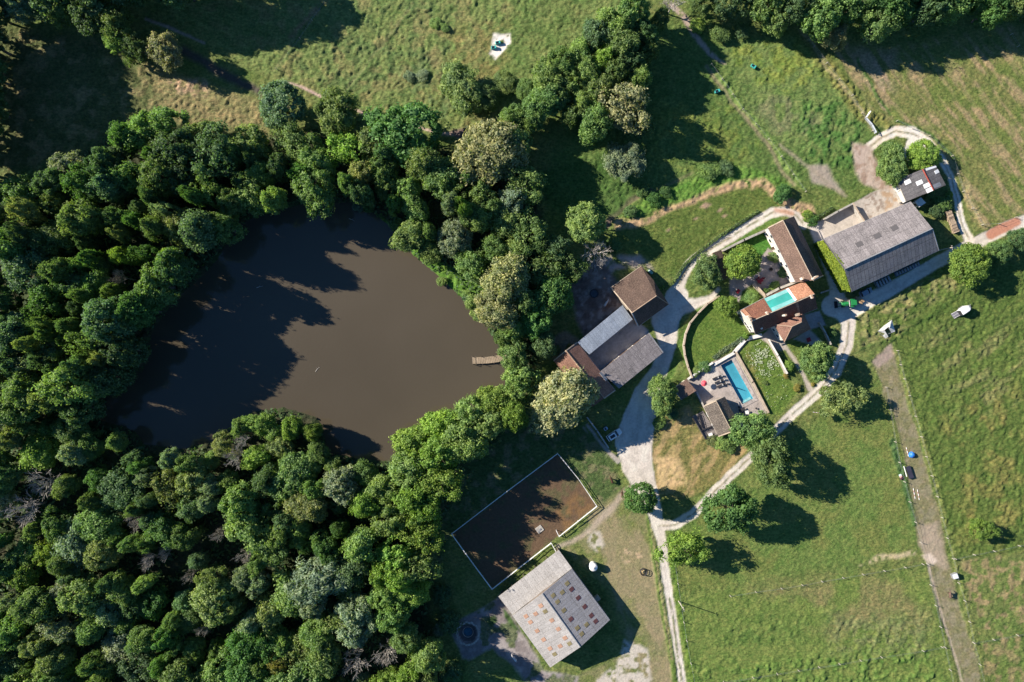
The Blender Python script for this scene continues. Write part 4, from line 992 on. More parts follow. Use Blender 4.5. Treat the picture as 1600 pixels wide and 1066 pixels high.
def offset_in(outline, d):
    """horizontal inset of an outline [(Vector)] by d metres"""
    n = len(outline); A = sum(outline[i].x * outline[(i + 1) % n].y - outline[(i + 1) % n].x * outline[i].y for i in range(n)); sg = 1 if A > 0 else -1
    out = []
    for i in range(n):
        p, a, b = outline[i], outline[i - 1], outline[(i + 1) % n]
        e1 = Vector((p.x - a.x, p.y - a.y)); e2 = Vector((b.x - p.x, b.y - p.y))
        n1 = Vector((-e1.y, e1.x)).normalized() * sg; n2 = Vector((-e2.y, e2.x)).normalized() * sg
        m = (n1 + n2); m = m.normalized() if m.length > .05 else n1; k = d / max(.45, m.dot(n1))
        out.append(Vector((p.x + m.x * k, p.y + m.y * k, p.z)))
    return out
class Building:
    def __init__(s, name, label, cat, V, faces, outline, wall=STONEW, roof=TILE_BROWN, inset=.35, thick=.16, group=None, roofs=None, open_sides=(), zoff=0):
        """V: key -> (px, py, z) eave/ridge corners as seen; faces: key strings; outline: key string round the eaves (ridge ends included)"""
        s.V = {k: P(*v) for k, v in V.items()}; ks = [s.V[k] for k in outline]
        c = sum(ks, Vector()) / len(ks); s.c = Vector((c.x, c.y, 0))
        s.root = empty(name, (c.x, c.y, ground_z(c.x, c.y) - .02), label, cat, group); s.faces = faces; s.pl = {}
        s.roof = None
        for i, f in enumerate(faces):
            m = (roofs or {}).get(f, roof)
            pts = [s.V[k] for k in f]; nrm = Vector((0, 0, 0))
            for a, b in zip(pts, pts[1:] + pts[:1]): nrm += a.cross(b)
            nrm.normalize()
            if nrm.z < 0: pts = pts[::-1]; nrm = -nrm
            u = Vector((-nrm.y, nrm.x, 0)); u = u.normalized() if u.length > 1e-4 else Vector((1, 0, 0)); v = nrm.cross(u)
            s.pl[f] = (nrm, nrm.dot(pts[0]), u, v)
        # one roof mesh per covering
        groups = {}
        for f in faces: groups.setdefault((roofs or {}).get(f, roof).name, []).append(f)
        for mname, fs in groups.items():
            b = MB()
            for f in fs:
                nrm, d, u, v = s.pl[f]; pts = [s.V[k] for k in f]
                sn = Vector((0, 0, 0))
                for a, q in zip(pts, pts[1:] + pts[:1]): sn += a.cross(q)
                if sn.z < 0: pts = pts[::-1]
                uvs = [(p.dot(u), p.dot(v)) for p in pts]; b.face(pts, uvs)
                low = [p - Vector((0, 0, thick)) for p in pts]; b.face(low[::-1], uvs[::-1])
                for i in range(len(pts)):
                    j = (i + 1) % len(pts); b.face([pts[i], low[i], low[j], pts[j]], [(0, 0), (0, .1), (.5, .1), (.5, 0)])
            o = b.build('roof', MATS[mname], s.root); s.roof = s.roof or o
        ins = offset_in(ks, inset); b = MB(); n = len(ins); s.ins = dict(zip(outline, ins)); gz = -.35
        for i in range(n):
            j = (i + 1) % n
            if (outline[i] + outline[j]) in open_sides: continue
            a, q = ins[i], ins[j]; t = Vector((0, 0, thick + .03))
            nr = Vector((q.y - a.y, a.x - q.x, 0)).normalized() * .22
            if nr.dot(Vector((a.x, a.y, 0)) - s.c) > 0: nr = -nr
            a2, q2 = a + nr, q + nr
            b.face([Vector((a.x, a.y, gz)), Vector((q.x, q.y, gz)), q - t, a - t]); b.face([Vector((q2.x, q2.y, gz)), Vector((a2.x, a2.y, gz)), a2 - t, q2 - t])
            b.face([a - t, q - t, q2 - t, a2 - t]); b.face([Vector((a.x, a.y, gz)), a - t, a2 - t, Vector((a2.x, a2.y, gz))]); b.face([Vector((q.x, q.y, gz)), q - t, q2 - t, Vector((q2.x, q2.y, gz))])
        if b.v: b.build('wall', wall, s.root)
    def at(s, f, px, py, up=0.0):
        n, d, u, v = s.pl[f]; g = P(px, py); k = 1 / H
        # (g.x(1-kz), g.y(1-kz), z).n = d
        z = (d - n.x * g.x - n.y * g.y) / (n.z - k * (n.x * g.x + n.y * g.y)); return P(px, py, z) + n * up
    def panel(s, f, px, py, w_, h, m, name='skylight', up=.03, t=.08, label=None, ang=0):
        n, d, u, v = s.pl[f]; c = s.at(f, px, py, up); M = Matrix((u, v, n)).transposed()
        b = MB(); b.box(c, (w_, h, t), M=M); return b.build(name, m, s.roof, off=base_of(s.root), label=label)
    def patch(s, f, pts, m, name, up=.05, t=.05, parent=None, label=None):
        n = s.pl[f][0]; P3 = [s.at(f, x, y, up) for x, y in pts]; nn = Vector((0, 0, 0)); u, v = s.pl[f][2:]
        for a, q in zip(P3, P3[1:] + P3[:1]): nn += a.cross(q)
        if nn.z < 0: P3 = P3[::-1]
        b = MB(); b.face(P3, [(p.dot(u), p.dot(v)) for p in P3]); low = [p - n * t for p in P3]
        b.face(low[::-1], [(0, 0)] * len(P3))
        for i in range(len(P3)): j = (i + 1) % len(P3); b.face([P3[i], low[i], low[j], P3[j]], [(0, 0)] * 4)
        return b.build(name, m, parent or s.roof, off=base_of(s.root), label=label)
    def ridge(s, a, b_, m=RIDGE, w_=.3, name='ridge'):
        b = MB(); A, B = s.V[a] + Vector((0, 0, .05)), s.V[b_] + Vector((0, 0, .05)); n = max(2, int((B - A).length / .45))
        for i in range(n):
            p, q = A.lerp(B, i / n), A.lerp(B, (i + .96) / n); b.tube(p, q, w_ / 2, w_ / 2 * .86, 6)
        return b.build(name, m, s.roof, off=base_of(s.root))
    def verge(s, a, b_, m=VERGE, w_=.28):
        b = MB(); A, B = s.V[a], s.V[b_]; b.beam(A + Vector((0, 0, .04)), B + Vector((0, 0, .04)), w_, .14); return b.build('verge', m, s.roof, off=base_of(s.root))
    def gutter(s, a, b_, m=GREYM):
        b = MB(); A, B = s.V[a], s.V[b_]; b.tube(A - Vector((0, 0, .14)), B - Vector((0, 0, .14)), .08, n=6); return b.build('gutter', m, s.roof, off=base_of(s.root))
    def opening(s, a, b_, t, z0, z1, w_, name, m, frame=WHITE, sill=False):
        """window or door on the wall between outline corners a and b_"""
        A, B = s.ins[a], s.ins[b_]; d = Vector((B.x - A.x, B.y - A.y, 0)); L = d.length; d.normalize(); nr = Vector((d.y, -d.x, 0)); c = s.c
        p = Vector((A.x, A.y, 0)) + d * L * t
        if nr.dot(p - c) < 0: nr = -nr
        M = Matrix((d, nr, Vector((0, 0, 1)))).transposed(); z = (z0 + z1) / 2
        b = MB(); b.box(p + nr * .02 + Vector((0, 0, z)), (w_, .1, z1 - z0), M=M); o = b.build(name, m, s.root)
        fr = MB()
        for dx in (-1, 1): fr.box(p + d * dx * (w_ / 2 + .04) + nr * .03 + Vector((0, 0, z)), (.1, .13, z1 - z0 + .16), M=M)
        fr.box(p + nr * .03 + Vector((0, 0, z1 + .04)), (w_ - .03, .13, .1), M=M)
        if name == 'window': fr.box(p + nr * .05 + Vector((0, 0, z0 - .05)), (w_ + .2, .2, .09), M=M)
        if name == 'door': fr.box(p + d * w_ * .36 + nr * .1 + Vector((0, 0, z0 + 1.0)), (.12, .06, .05), M=M)
        fr.build('frame', frame, o, off=base_of(s.root)); return o
    def chimney(s, px, py, w_, d_, z0, z1, rz, m=STONEW, pots=2):
        p = P(px, py, z1); b = MB(); p = Vector((p.x, p.y, 0)); b.box(p + Vector((0, 0, (z0 + z1) / 2)), (w_, d_, z1 - z0), rz=rz)
        o = b.build('chimney', m, s.roof, off=base_of(s.root)); b = MB(); b.box(p + Vector((0, 0, z1 + .06)), (w_ + .08, d_ + .08, .1), rz=rz); 
        for i in range(pots):
            q = Matrix.Rotation(rz, 3, 'Z') @ Vector(((i - (pots - 1) / 2) * w_ * .45, 0, 0)); b.tube(p + q + Vector((0, 0, z1 + .12)), p + q + Vector((0, 0, z1 + .45)), .12, .1, 8)
        b.build('chimney_pot', RIDGE, s.roof, off=base_of(s.root)); return o

# stone barn (top)
B = Building('stone_barn', 'brown tiled barn with a hipped end beside the shaded paddock', 'barn',
    dict(a=(954.4,449.4,2.8), b=(1001.9,415.6,2.8), c=(1022,439,4.6), d=(1025.6,462.5,7.6), e=(987.5,489,7.6), f=(1045,475.6,4.4), g=(997.5,510,4.4)),
    ['abcde', 'edfg', 'cfd'], 'abcfge', roof=TILE_BROWN)
B.ridge('e', 'd'); B.ridge('d', 'f', w_=.22, name='hip'); B.verge('a', 'e'); B.verge('e', 'g', m=GREYM); B.gutter('f', 'g'); B.verge('a', 'b', w_=.16)
B.opening('g', 'f', .35, -.1, 2.6, 2.4, 'door', DOORM); B.opening('g', 'f', .72, 1.0, 2.0, .9, 'window', GLASS)
# zinc link
B = Building('cattle_shelter', 'long narrow bluish metal roofed shelter between two brown barns', 'shelter',
    dict(a=(972.5,476.9,5.0), b=(988.5,499.2,4.0), c=(920.5,554.2,4.0), d=(902.5,535.2,5.0)), ['abcd'], 'abcd', roof=STEEL, wall=TIMBER, open_sides=('bc',))
B.gutter('b', 'c')
b_ = MB()
for t in (.1, .3, .5, .7, .9):
    p = B.ins['b'].lerp(B.ins['c'], t); b_ = MB(); b_.box((p.x, p.y, 1.8), (.25, .25, 4.1)); b_.build('post', TIMBER, B.root)
# brown barn
B = Building('tiled_barn', 'long brown tiled barn half hidden under the big pale lime tree', 'barn',
    dict(a=(865,563.8,4.2), b=(884.4,548,6.9), c=(902,535,4.6), d=(961.3,610,4.4), e=(944,622.5,6.9), f=(926,636,4.2)), ['cdeb', 'abef'], 'abcdef', roof=TILE_PINK)
B.ridge('b', 'e'); B.verge('a', 'b'); B.verge('b', 'c'); B.verge('d', 'e'); B.gutter('c', 'd')
B.patch('cdeb', [(936,583),(939,581),(949,593),(946,596)], GREYM, 'dormer_flashing', up=.2, t=.2)
B.opening('d', 'e', .5, .8, 2.0, 1.0, 'window', GLASS); B.opening('e', 'f', .5, -.1, 2.4, 2.2, 'door', DOORM)
# grey barn
B = Building('grey_barn', 'grey sheet roofed barn along the drive closing the concrete yard', 'barn',
    dict(a=(938,580.6,4.7), b=(1013.8,520.6,4.7), c=(1036.3,551,3.6), d=(967,607,3.6)), ['abcd'], 'abcd', roof=FIBRE, wall=STONEW)
B.gutter('c', 'd'); B.verge('b', 'c', m=GREYM, w_=.2)
for t in (.2, .5, .8): B.opening('a', 'b', t, -.1, 3.0, 3.2, 'door', DOORM)
B.opening('d', 'c', .4, 1.2, 2.2, 1.0, 'window', GLASS)
# farmhouse
B = Building('farmhouse', 'long brown tiled farmhouse running beside the courtyard', 'house',
    dict(a=(1200,356,5.2), b=(1223.3,344.4,8.2), c=(1240.6,338,5.2), d=(1286,431,5.2), e=(1270.6,438.3,8.2), f=(1243.5,441.5,5.2)), ['abef', 'bcde'], 'abcdef', roof=TILE_FARM, wall=RENDER_W)
B.ridge('b', 'e', m=VERGE, w_=.26); B.verge('a', 'b'); B.verge('d', 'e'); B.gutter('f', 'a'); B.gutter('c', 'd')
B.chimney(1275,433.5,1.4,.4,6.2,9.6,.5,RENDER_W); B.chimney(1255,435,.6,.4,6.8,8.6,-1.1,RENDER_W,1)
for t in (.08, .2, .34, .5, .64, .78, .9): B.opening('a', 'f', t, .9 if t not in (.34, .78) else -.1, 2.2, 1.0, 'window' if t not in (.34, .78) else 'door', GLASS if t not in (.34, .78) else DOORM)
for t in (.14, .42, .7): B.opening('a', 'f', t, 3.2, 4.3, .9, 'window', GLASS)
for t in (.25, .6): B.opening('c', 'd', t, 1, 2.2, 1.0, 'window', GLASS)
# main house under repair
V = dict(a=(1157,485.3,5.2), b=(1193,466.5,5.2), c=(1229.5,449.5,5.2), d=(1257,440,5.2), e=(1272.5,459.7,8.6), f=(1277.5,482.2,5.2), g=(1180.2,521.6,5.2), h=(1174.4,502,8.6))
B = Building('main_house', 'main house with a patchwork red roof covered partly in turquoise sheeting', 'house', V, ['abcdeh', 'hefg'], 'abcdefgh', roof=TILE_RED, wall=RENDER_W)
TURQ = mat('turquoise_membrane', (.035, .27, .245), var=.12, scale=1, bump=.05, rough=.45); TURL = mat('pale_turquoise_batten', (.15, .36, .36), var=.1, bump=.03, rough=.5)
B.patch('abcdeh', [(1194.2,467.2),(1228.5,452.5),(1244,471),(1207,487.5)], TURQ, 'roof_membrane', up=.08)
B.patch('abcdeh', [(1194.2,467.2),(1228.5,452.5),(1232,457),(1198.5,472)], TURL, 'membrane_strip', up=.14)
B.patch('abcdeh', [(1205,481.5),(1240,466.5),(1244,471),(1207,487.5)], TURL, 'membrane_strip', up=.14)
B.patch('abcdeh', [(1232.2,449.6),(1256.8,440.3),(1272.2,459.2),(1245,470.2)], TILE_NEW, 'new_tile_patch', up=.1)
B.patch('abcdeh', [(1228.3,452.2),(1232,450.8),(1245.2,469.4),(1242,471)], FLAS, 'flashing', up=.18)
B.patch('hefg', [(1242,472),(1246,470),(1250,487),(1247,488)], TILE_NEW, 'tile_strip', up=.06, label='narrow strip of bright orange tiles')
B.patch('abcdeh', [(1158,485),(1163,482.5),(1179,500),(1175,502)], TILE_NEW, 'tile_strip', up=.06, label='bright orange tile strip at the gable')
B.patch('hefg', [(1188,513),(1191,511.5),(1192,513.5),(1189,515)], FLAS, 'roof_window', up=.1)
B.ridge('h', 'e', m=VERGE); B.verge('g', 'h', m=RIDGE); B.gutter('a', 'b'); B.gutter('f', 'g')
for px, py, z1, w_ in ((1172,496.5,9.4,1.2),(1200,489.5,9.3,.8),(1269,463.5,9.4,1.0)): B.chimney(px, py, w_, .42, 7.2, z1, -.9, RENDER_W)
B.chimney(1228,492.5,.45,.45,6.0,9.4,.4,RENDER_W,1)
for t in (.2, .5, .8): B.opening('g', 'h', t, 1.0, 2.3, 1.0, 'window', GLASS); 
B.opening('a', 'h', .4, -.1, 2.1, 1.1, 'door', DOORM); B.opening('g', 'h', .45, 3.4, 4.6, .9, 'window', GLASS)
for t in (.12, .3): B.opening('g', 'f', t, 1.0, 2.3, 1.1, 'window', GLASS)
HOUSE = B
# wing of the house: a hipped pavilion
B = Building('house_wing', 'hipped tiled pavilion wing projecting from the main house', 'house',
    dict(a=(1209,507.3,5.0), b=(1253.5,486.5,5.0), c=(1252.5,503.3,8.3), d=(1237.4,510.4,8.3), e=(1225.6,534.4,5.0), f=(1267.5,514.4,5.0)),
    ['abcd', 'ade', 'dcfe', 'cbf'], 'abfe', roof=TILE_PINK, wall=RENDER_W, zoff=.03)
B.ridge('d', 'c'); B.ridge('e', 'd', w_=.2, name='hip'); B.ridge('a', 'd', w_=.2, name='hip')
B.chimney(1248,491.5,.65,.65,5.4,7.9,.4,STONEW,1)
for t in (.3, .7): B.opening('a', 'e', t, 1.0, 2.4, .9, 'window', GLASS)
B.opening('e', 'f', .4, -.1, 2.2, 1.1, 'door', DOORM); B.opening('e', 'f', .75, 1.0, 2.2, 1.1, 'window', GLASS)
# courtyard shed
B = Building('courtyard_shed', 'narrow dark tiled shed between two round trees at the courtyard', 'shed',
    dict(a=(1113,395.5,2.9), b=(1127,390.5,2.4), c=(1141,433,2.4), d=(1129,438,2.9)), ['abcd'], 'abcd', roof=TILE_BROWN, wall=RENDER_W)
B.verge('a', 'd', m=RIDGE); B.opening('a', 'd', .5, 0, 1.9, .9, 'door', DOORM)
# big hangar
B = Building('machinery_hangar', 'huge grey sheet roofed hangar with vehicles parked under its eave', 'hangar',
    dict(a=(1286,373.8,6.0), b=(1423.3,315.2,6.0), c=(1456.9,357.3,9.6), d=(1467,391.7,6.0), e=(1331.2,455.8,6.0), f=(1319.7,420.8,9.6)), ['abcf', 'fcde'], 'abcdef', roof=FIBRE, wall=CONC, roofs={'fcde': FIBRE_D}, open_sides=())
for x, y in ((1342.7,381.7),(1370.7,368.8),(1397.8,356.3)): B.panel('abcf', x, y, 1.9, 1.4, FIBRE_D, 'roof_light', up=.05)
B.ridge('f', 'c', m=GREYM, w_=.35); B.gutter('e', 'd'); B.verge('a', 'f', m=FIBRE_D, w_=.2); B.gutter('a', 'b'); B.verge('c', 'd', m=GREYM, w_=.2)
for t in (.12, .37, .62, .87): B.opening('e', 'd', t, -.1, 4.0, 5.2, 'door', DARK, GREYM)
HANGAR = B
# ivy on the hangar gable
A0, A1, A2 = B.ins['a'], B.ins['f'], B.ins['e']; nr = Vector((A0.y - A2.y, -(A0.x - A2.x), 0)).normalized()
if nr.dot(A1 - B.c) < 0: nr = -nr
pts = []; n_ = 5200
for _ in range(n_):
    t = rs.uniform(0, 1); base = A0.lerp(A1, t / .5) if t < .5 else A1.lerp(A2, (t - .5) / .5); top = base.z - .25
    z = rs.uniform(0, 1) ** .8 * top; q = Vector((A0.x + (A2.x - A0.x) * t, A0.y + (A2.y - A0.y) * t, 0)); pts.append(q + nr * (rs.uniform(.15, .75) * (1.25 - .4 * z / 8)) + Vector((0, 0, z)))
iv = empty('ivy', tuple(A0.lerp(A2, .5) * 1.0)[:2] + (0,), 'bright yellow-green ivy covering the west gable of the big hangar', 'ivy')
pa = np.array([p[:] for p in pts]) - np.array(iv.location[:]); V_, F_ = leaf_quads(pa, np.tile([[nr.x, nr.y, .8]], (n_, 1)) + rs.randn(n_, 3) * .4, .3, rs)
o = bpy.data.objects.new('foliage', np_mesh('foliage', V_, F_, LEAF, rs.uniform(.1, .95, n_))); COL.objects.link(o); o.parent = iv; o.color = (.17, .24, .03, 1)
b = MB()
for k in range(9): t = (k + .5) / 9; q = A0.lerp(A2, t); q = Vector((q.x, q.y, 0)) + nr * .12; b.tube(q - Vector((0, 0, .2)), q + Vector((0, 0, 4.6)), .07, .03, 5)
b.build('stem', BARK, iv)
# shed beyond the silage yard
B = Building('sheet_roofed_shed', 'small dark sheet roofed shed with white skylights and a red ridge', 'shed',
    dict(a=(1401.4,280.8,4.2), b=(1441.5,264.5,5.4), c=(1461.6,258,4.4), d=(1478,289.4,4.4), e=(1458.4,297.5,5.4), f=(1416.3,315.2,4.2)), ['abef', 'bcde'], 'abcdef', roof=SHEDR, wall=CONC)
SKYL = mat('white_roof_light', (.72, .74, .76), var=.1, bump=0, rough=.4)
for x, y in ((1418,284.5),(1436.5,285.5),(1448,290),(1452,297)): B.panel('abef', x, y, 1.2, 1.7, SKYL, up=.05)
B.panel('bcde', 1463.5,268.5,1.0,1.4, SKYL, up=.05); B.patch('bcde', [(1446,263.5),(1462,259),(1463.5,261.5),(1447.5,267)], SKYL, 'skylight', label='long white skylight strip'); B.patch('bcde', [(1457,289.5),(1468,284.5),(1471,290),(1460,295)], GREYM, 'skylight', label='grey translucent skylight')
REDM = mat('red_ridge', (.32, .07, .05), var=.2); B.ridge('b', 'e', m=REDM, w_=.45)
b = MB(); 
for (x0, y0), (x1, y1) in (((1397,291),(1404,299)), ((1404,300),(1413.5,316))):
    p, q = P(x0, y0, 3.0), P(x1, y1, 3.0); b.beam(p, q, 1.1, .12)
b.build('canopy', FLAS, B.root); 
b = MB()
for x, y in ((1397,291),(1404,300),(1412,315)): p = P(x, y, 0); b.box((p.x, p.y, 1.4), (.12, .12, 2.9))
b.build('canopy_post', GREYM, B.root)
B = Building('garden_cabin', 'tiny white cabin squeezed between the hangar corner and the shed', 'cabin',
    dict(a=(1430,315,2.3), b=(1439,308.5,2.6), c=(1447,317,2.3), d=(1436,324,2.2)), ['abcd'], 'abcd', roof=FLAS, wall=WHITE, inset=.15); B.opening('a', 'd', .5, 0, 1.8, .8, 'door', DOORM)
# pool house
B = Building('pool_house', 'stone slate roofed pool house at the end of the swimming pool', 'pool house',
    dict(a=(1099.3,635.3,2.9), b=(1118.8,626.3,4.7), c=(1132.5,620,2.9), d=(1158,668,2.9), e=(1143.6,674.4,4.7), f=(1122.6,682,2.9)), ['abef', 'bcde'], 'abcdef', roof=SLATE, wall=STONEW)
B.ridge('b', 'e', m=VERGE, w_=.24); B.verge('a', 'b'); B.verge('e', 'f'); B.gutter('c', 'd')
for t in (.25, .6): B.opening('c', 'd', t, 0, 2.1, 1.6, 'door', GLASS)
for t in (.3, .7): B.opening('a', 'f', t, .9, 2.0, 1.0, 'window', GLASS)
B = Building('garden_shed', 'small red tiled shed at the corner of the pool terrace', 'shed',
    dict(a=(1052.8,607.6,2.6), b=(1072.3,592.5,2.6), c=(1088,610.6,3.2), d=(1064.8,625,3.2)), ['abcd'], 'abcd', roof=TILE_FARM, wall=RENDER_W, inset=.3)
B.verge('a', 'd', m=GREYM, w_=.14); B.opening('d', 'c', .5, 0, 2.0, 1.0, 'door', DOORM)
# riding barn at the bottom
B = Building('riding_barn', 'large pale sheet roofed barn dotted with square skylights by the arena', 'barn',
    dict(a=(800.6,961.6,5.2), b=(847.5,927.5,8.0), c=(893.8,889.2,5.2), d=(953,968.8,5.2), e=(907,1011,8.0), f=(860,1043,5.2)), ['abef', 'bcde'], 'abcdef', roof=FIBRE_L, wall=TIMBER, roofs={'bcde': roofmat('shaded_sheet_roof', (.235, .235, .255), (.205, .205, .22), (.17, .165, .17), 1.1, 4.2, (.4, .38, .37), .3, off=0.0, stain=.3, ms=.06, bump=.5)})  # slope away from the sun: same sheets with its shade put into the colour
B.ridge('b', 'e', m=GREYM, w_=.35); B.gutter('a', 'f'); B.gutter('c', 'd')
ORG = mat('orange_skylight', (.36, .22, .155), var=.2, bump=0, rough=.45); OLI = mat('olive_skylight', (.2, .17, .09), var=.2, bump=0, rough=.5); MAR = mat('maroon_skylight', (.11, .05, .05), var=.2, bump=0, rough=.4)
def z2f(x, y): return 800 + x / 3.9475, 796 + y / 3.9475
for x, y, m in ((178,594,ORG),(146,644,ORG),(87,659,ORG),(114,695,ORG),(205,629,OLI),(246,684,ORG),(155,749,ORG),(286,738,ORG),(195,803,ORG),(327,793,ORG),(355,828,OLI),(297,843,ORG),(235,858,ORG),(263,893,OLI)):
    B.panel('abef', *z2f(x, y), 1.05, 1.25, m, up=.06, label={'orange_skylight': None, 'olive_skylight': 'dull olive skylight', 'maroon_skylight': 'dark maroon skylight'}[m.name])
for x, y, m in ((340,457,OLI),(367,493,MAR),(310,512,OLI),(254,531,OLI),(281,570,OLI),(408,546,MAR),(320,623,OLI),(448,600,MAR),(363,677,MAR),(489,655,MAR),(516,690,MAR),(460,711,OLI),(403,732,OLI),(430,768,OLI)):
    B.panel('bcde', *z2f(x, y), 1.05, 1.25, m, up=.06, label={'olive_skylight': 'dull olive skylight', 'maroon_skylight': 'dark maroon skylight'}[m.name])
for t in (.2, .5, .8): B.opening('a', 'f', t, -.1, 3.6, 4.0, 'door', DARK, GREYM)
b = MB(); p = P(930, 931, 0); b.box((p.x, p.y, 2.2), (2.0, 1.4, 1.2), rz=.6); b.build('door_canopy', VERGE, B.root)
B = Building('barn_lean_to', 'pale lean-to roof along the arena side of the riding barn', 'lean-to',
    dict(a=(778.8,932.5,4.0), b=(873,859.4,4.0), c=(893.8,888.2,5.0), d=(800.6,960.8,5.0)), ['abcd'], 'abcd', roof=FIBRE_L, wall=TIMBER, open_sides=('ab',))
for t in (.03, .2, .4, .6, .8, .97):
    p = B.ins['a'].lerp(B.ins['b'], t); b_ = MB(); b_.box((p.x, p.y, 1.7), (.22, .22, 4.2)); b_.build('post', TIMBER, B.root)

# ------------------------------------------------------------ walls
def wall(name, pts, h, t, m, label, cat='wall', coping=None, z=0):
    rt = thing(name, pts[0][0], pts[0][1], label, cat); b = MB(); c = MB()
    for (ax, ay), (bx, by) in zip(pts[:-1], pts[1:]):
        a, q = P(ax, ay), P(bx, by); k = (q - a).normalized() * t * .35
        b.beam(a + Vector((0, 0, h / 2 - .2)) - k, q + Vector((0, 0, h / 2 - .2)) + k, t, h + .4)
        c.beam(a + Vector((0, 0, h + .05)) - k, q + Vector((0, 0, h + .05)) + k, t + .12, .1)
    b.build('masonry', m, rt); c.build('coping', coping or VERGE, rt); return rt
wall('garden_wall', [(1128,392),(1160,376),(1196,360)], 1.6, .5, STONEW, 'stone wall along the north side of the courtyard lawn', coping=CONC)
wall('garden_wall', [(1175,444),(1193,463)], 1.5, .55, STONEW, 'short stone wall coming down from the courtyard to the house')
wall('garden_wall', [(1194,462),(1215,451),(1241,441)], 1.5, .55, STONEW, 'stone wall between house roof and courtyard bed', coping=CONC)
wall('garden_wall', [(1197.5,531),(1212,556),(1226,583)], 1.8, .35, STONEW, 'long thin wall between flowering lawn and house garden', coping=FLAS)
wall('garden_wall', [(1278,505),(1287,521),(1295,538)], 1.4, .25, STONEW, 'wall between house garden and the shaded drive', coping=CONC)
wall('curved_lawn_wall', [(1122,463),(1104,475),(1089,490),(1077,505),(1070,522),(1067,540),(1069,556),(1074,574),(1080,590)], 1.15, .3, STONEW, 'curved wall edging the round lawn', coping=VERGE)
wall('terrace_wall', [(1074,592),(1094,578),(1112,567)], .9, .4, STONEW, 'wall between round lawn and pool terrace', coping=FLAS)
wall('terrace_wall', [(1147,550),(1164,530),(1188,524)], .5, .9, STONEW, 'pale wide wall climbing from pool to house', coping=FLAS)
wall('terrace_wall', [(1116,569),(1147,551)], .5, .7, STONEW, 'pale wall at the head of the pool', coping=FLAS)
wall('terrace_wall', [(1149,551),(1175,597),(1199,644)], .7, .45, STONEW, 'long wall along the lawn side of the pool', coping=VERGE)
wall('terrace_wall', [(1088,613),(1099,636)], .7, .35, STONEW, 'low wall behind the small tiled shed', coping=CONC)
wall('silage_wall', [(1286,343),(1305,332),(1328,320)], 1.8, .35, CONC, 'concrete wall on the field side of the silage bay', coping=CONC)
wall('silage_wall', [(1328,320),(1337,335),(1345,347)], 1.9, .3, CONC, 'concrete wall dividing the silage bays', coping=VERGE)
wall('yard_wall', [(917,652),(932,672),(950,699)], .9, .3, STONEW, 'dark wall on the grass side of the parked cars', coping=CONC)
wall('yard_wall', [(1281,458),(1299,452)], .6, .3, STONEW, 'stub of wall at the shaded drive', coping=CONC)

# ------------------------------------------------------------ pool
WAT = None
m, nt_, b_ = newmat('pool_water'); b_.inputs['Base Color'].default_value = (.75, .93, .96, 1); b_.inputs['Roughness'].default_value = .03; b_.inputs['IOR'].default_value = 1.33
b_.inputs['Transmission Weight'].default_value = 1.0
tl = N(nt_, 'BsdfTransparent'); tl.inputs[0].default_value = (.7, .92, .95, 1); gl = N(nt_, 'BsdfGlossy'); gl.inputs['Roughness'].default_value = .03
mx = N(nt_, 'MixShader', i_0=.035); nt_.links.new(tl.outputs[0], mx.inputs[1]); nt_.links.new(gl.outputs[0], mx.inputs[2])
nt_.links.new(mx.outputs[0], nt_.nodes['Material Output'].inputs[0]); WAT = m
LINER = mat('pool_liner', (.115, .35, .44), var=.06, scale=.3, bump=0, rough=.5)
PAVE = mat('stone_flags', (.36, .32, .3), var=.5, scale=1.3, bump=.15)
pr = thing('swimming_pool', 1151, 597, 'long blue swimming pool on the stone terrace', 'pool')
q4 = [P(*p) for p in POOL]; bo = MB(); bo.prism([(p.x, p.y) for p in q4], -1.75, -.75)
n4 = len(q4); out4 = offset_in(q4, -.18)
for i in range(4):
    j = (i + 1) % 4; a, c, d, e = q4[i], q4[j], out4[j], out4[i]
    bo.prism([(a.x, a.y), (c.x, c.y), (d.x, d.y), (e.x, e.y)], -1.75, .03)
bo.build('basin', LINER, pr)
cp = MB(); o4 = offset_in(q4, -1.0); i4 = offset_in(q4, .04)
for i in range(4): j = (i + 1) % 4; a, c, d, e = i4[i], i4[j], o4[j], o4[i]; cp.prism([(a.x, a.y), (c.x, c.y), (d.x, d.y), (e.x, e.y)], .035, .1)
cp.build('coping', PAVE, pr)
wa = MB(); wa.face([(p.x, p.y, -.12) for p in (q4 if (q4[1] - q4[0]).cross(q4[2] - q4[1]).z > 0 else q4[::-1])]); wa.build('water', WAT, pr)
st = MB()
for k in range(3):
    a = q4[3].lerp(q4[2], .1); c = q4[3].lerp(q4[2], .9); up = (q4[0] - q4[3]).normalized() * (.25 + .3 * k); st.beam(a + up + Vector((0, 0, -.4 - .3 * k)), c + up + Vector((0, 0, -.4 - .3 * k)), .3, .3)
st.build('steps', mat('pale_pool_step', (.4, .5, .5), bump=0), pr)
# small round pond
rp = thing('round_basin', 731, 991, 'round dark sunken basin with a little blue water in the gravel yard', 'basin')
b = MB(); c = P(731, 990); b.lathe((c.x, c.y, 0), [(1.25, -1.3), (1.5, -1.0), (1.62, -1.0), (1.62, -1.35)], 20); b.build('rim', CONC, rp, smooth=False)
b = MB(); b.lathe((c.x, c.y, 0), [(1.2, -1.22), (1.2, -1.18)], 20); b.build('water', mat('blue_basin_water', (.02, .09, .14), rough=.1, bump=0), rp)
# stone border of blocks round the pit
b = MB()
for k in range(26):
    a = k / 26 * 6.283; rr = 3.25 + .15 * math.sin(k * 3); q = Vector((c.x + math.cos(a) * rr, c.y + math.sin(a) * rr, .05)); b.box(q, (.5, .7, .3), rz=a + .1 * math.sin(k * 7))
b.build('stone_edge', CONC, rp)

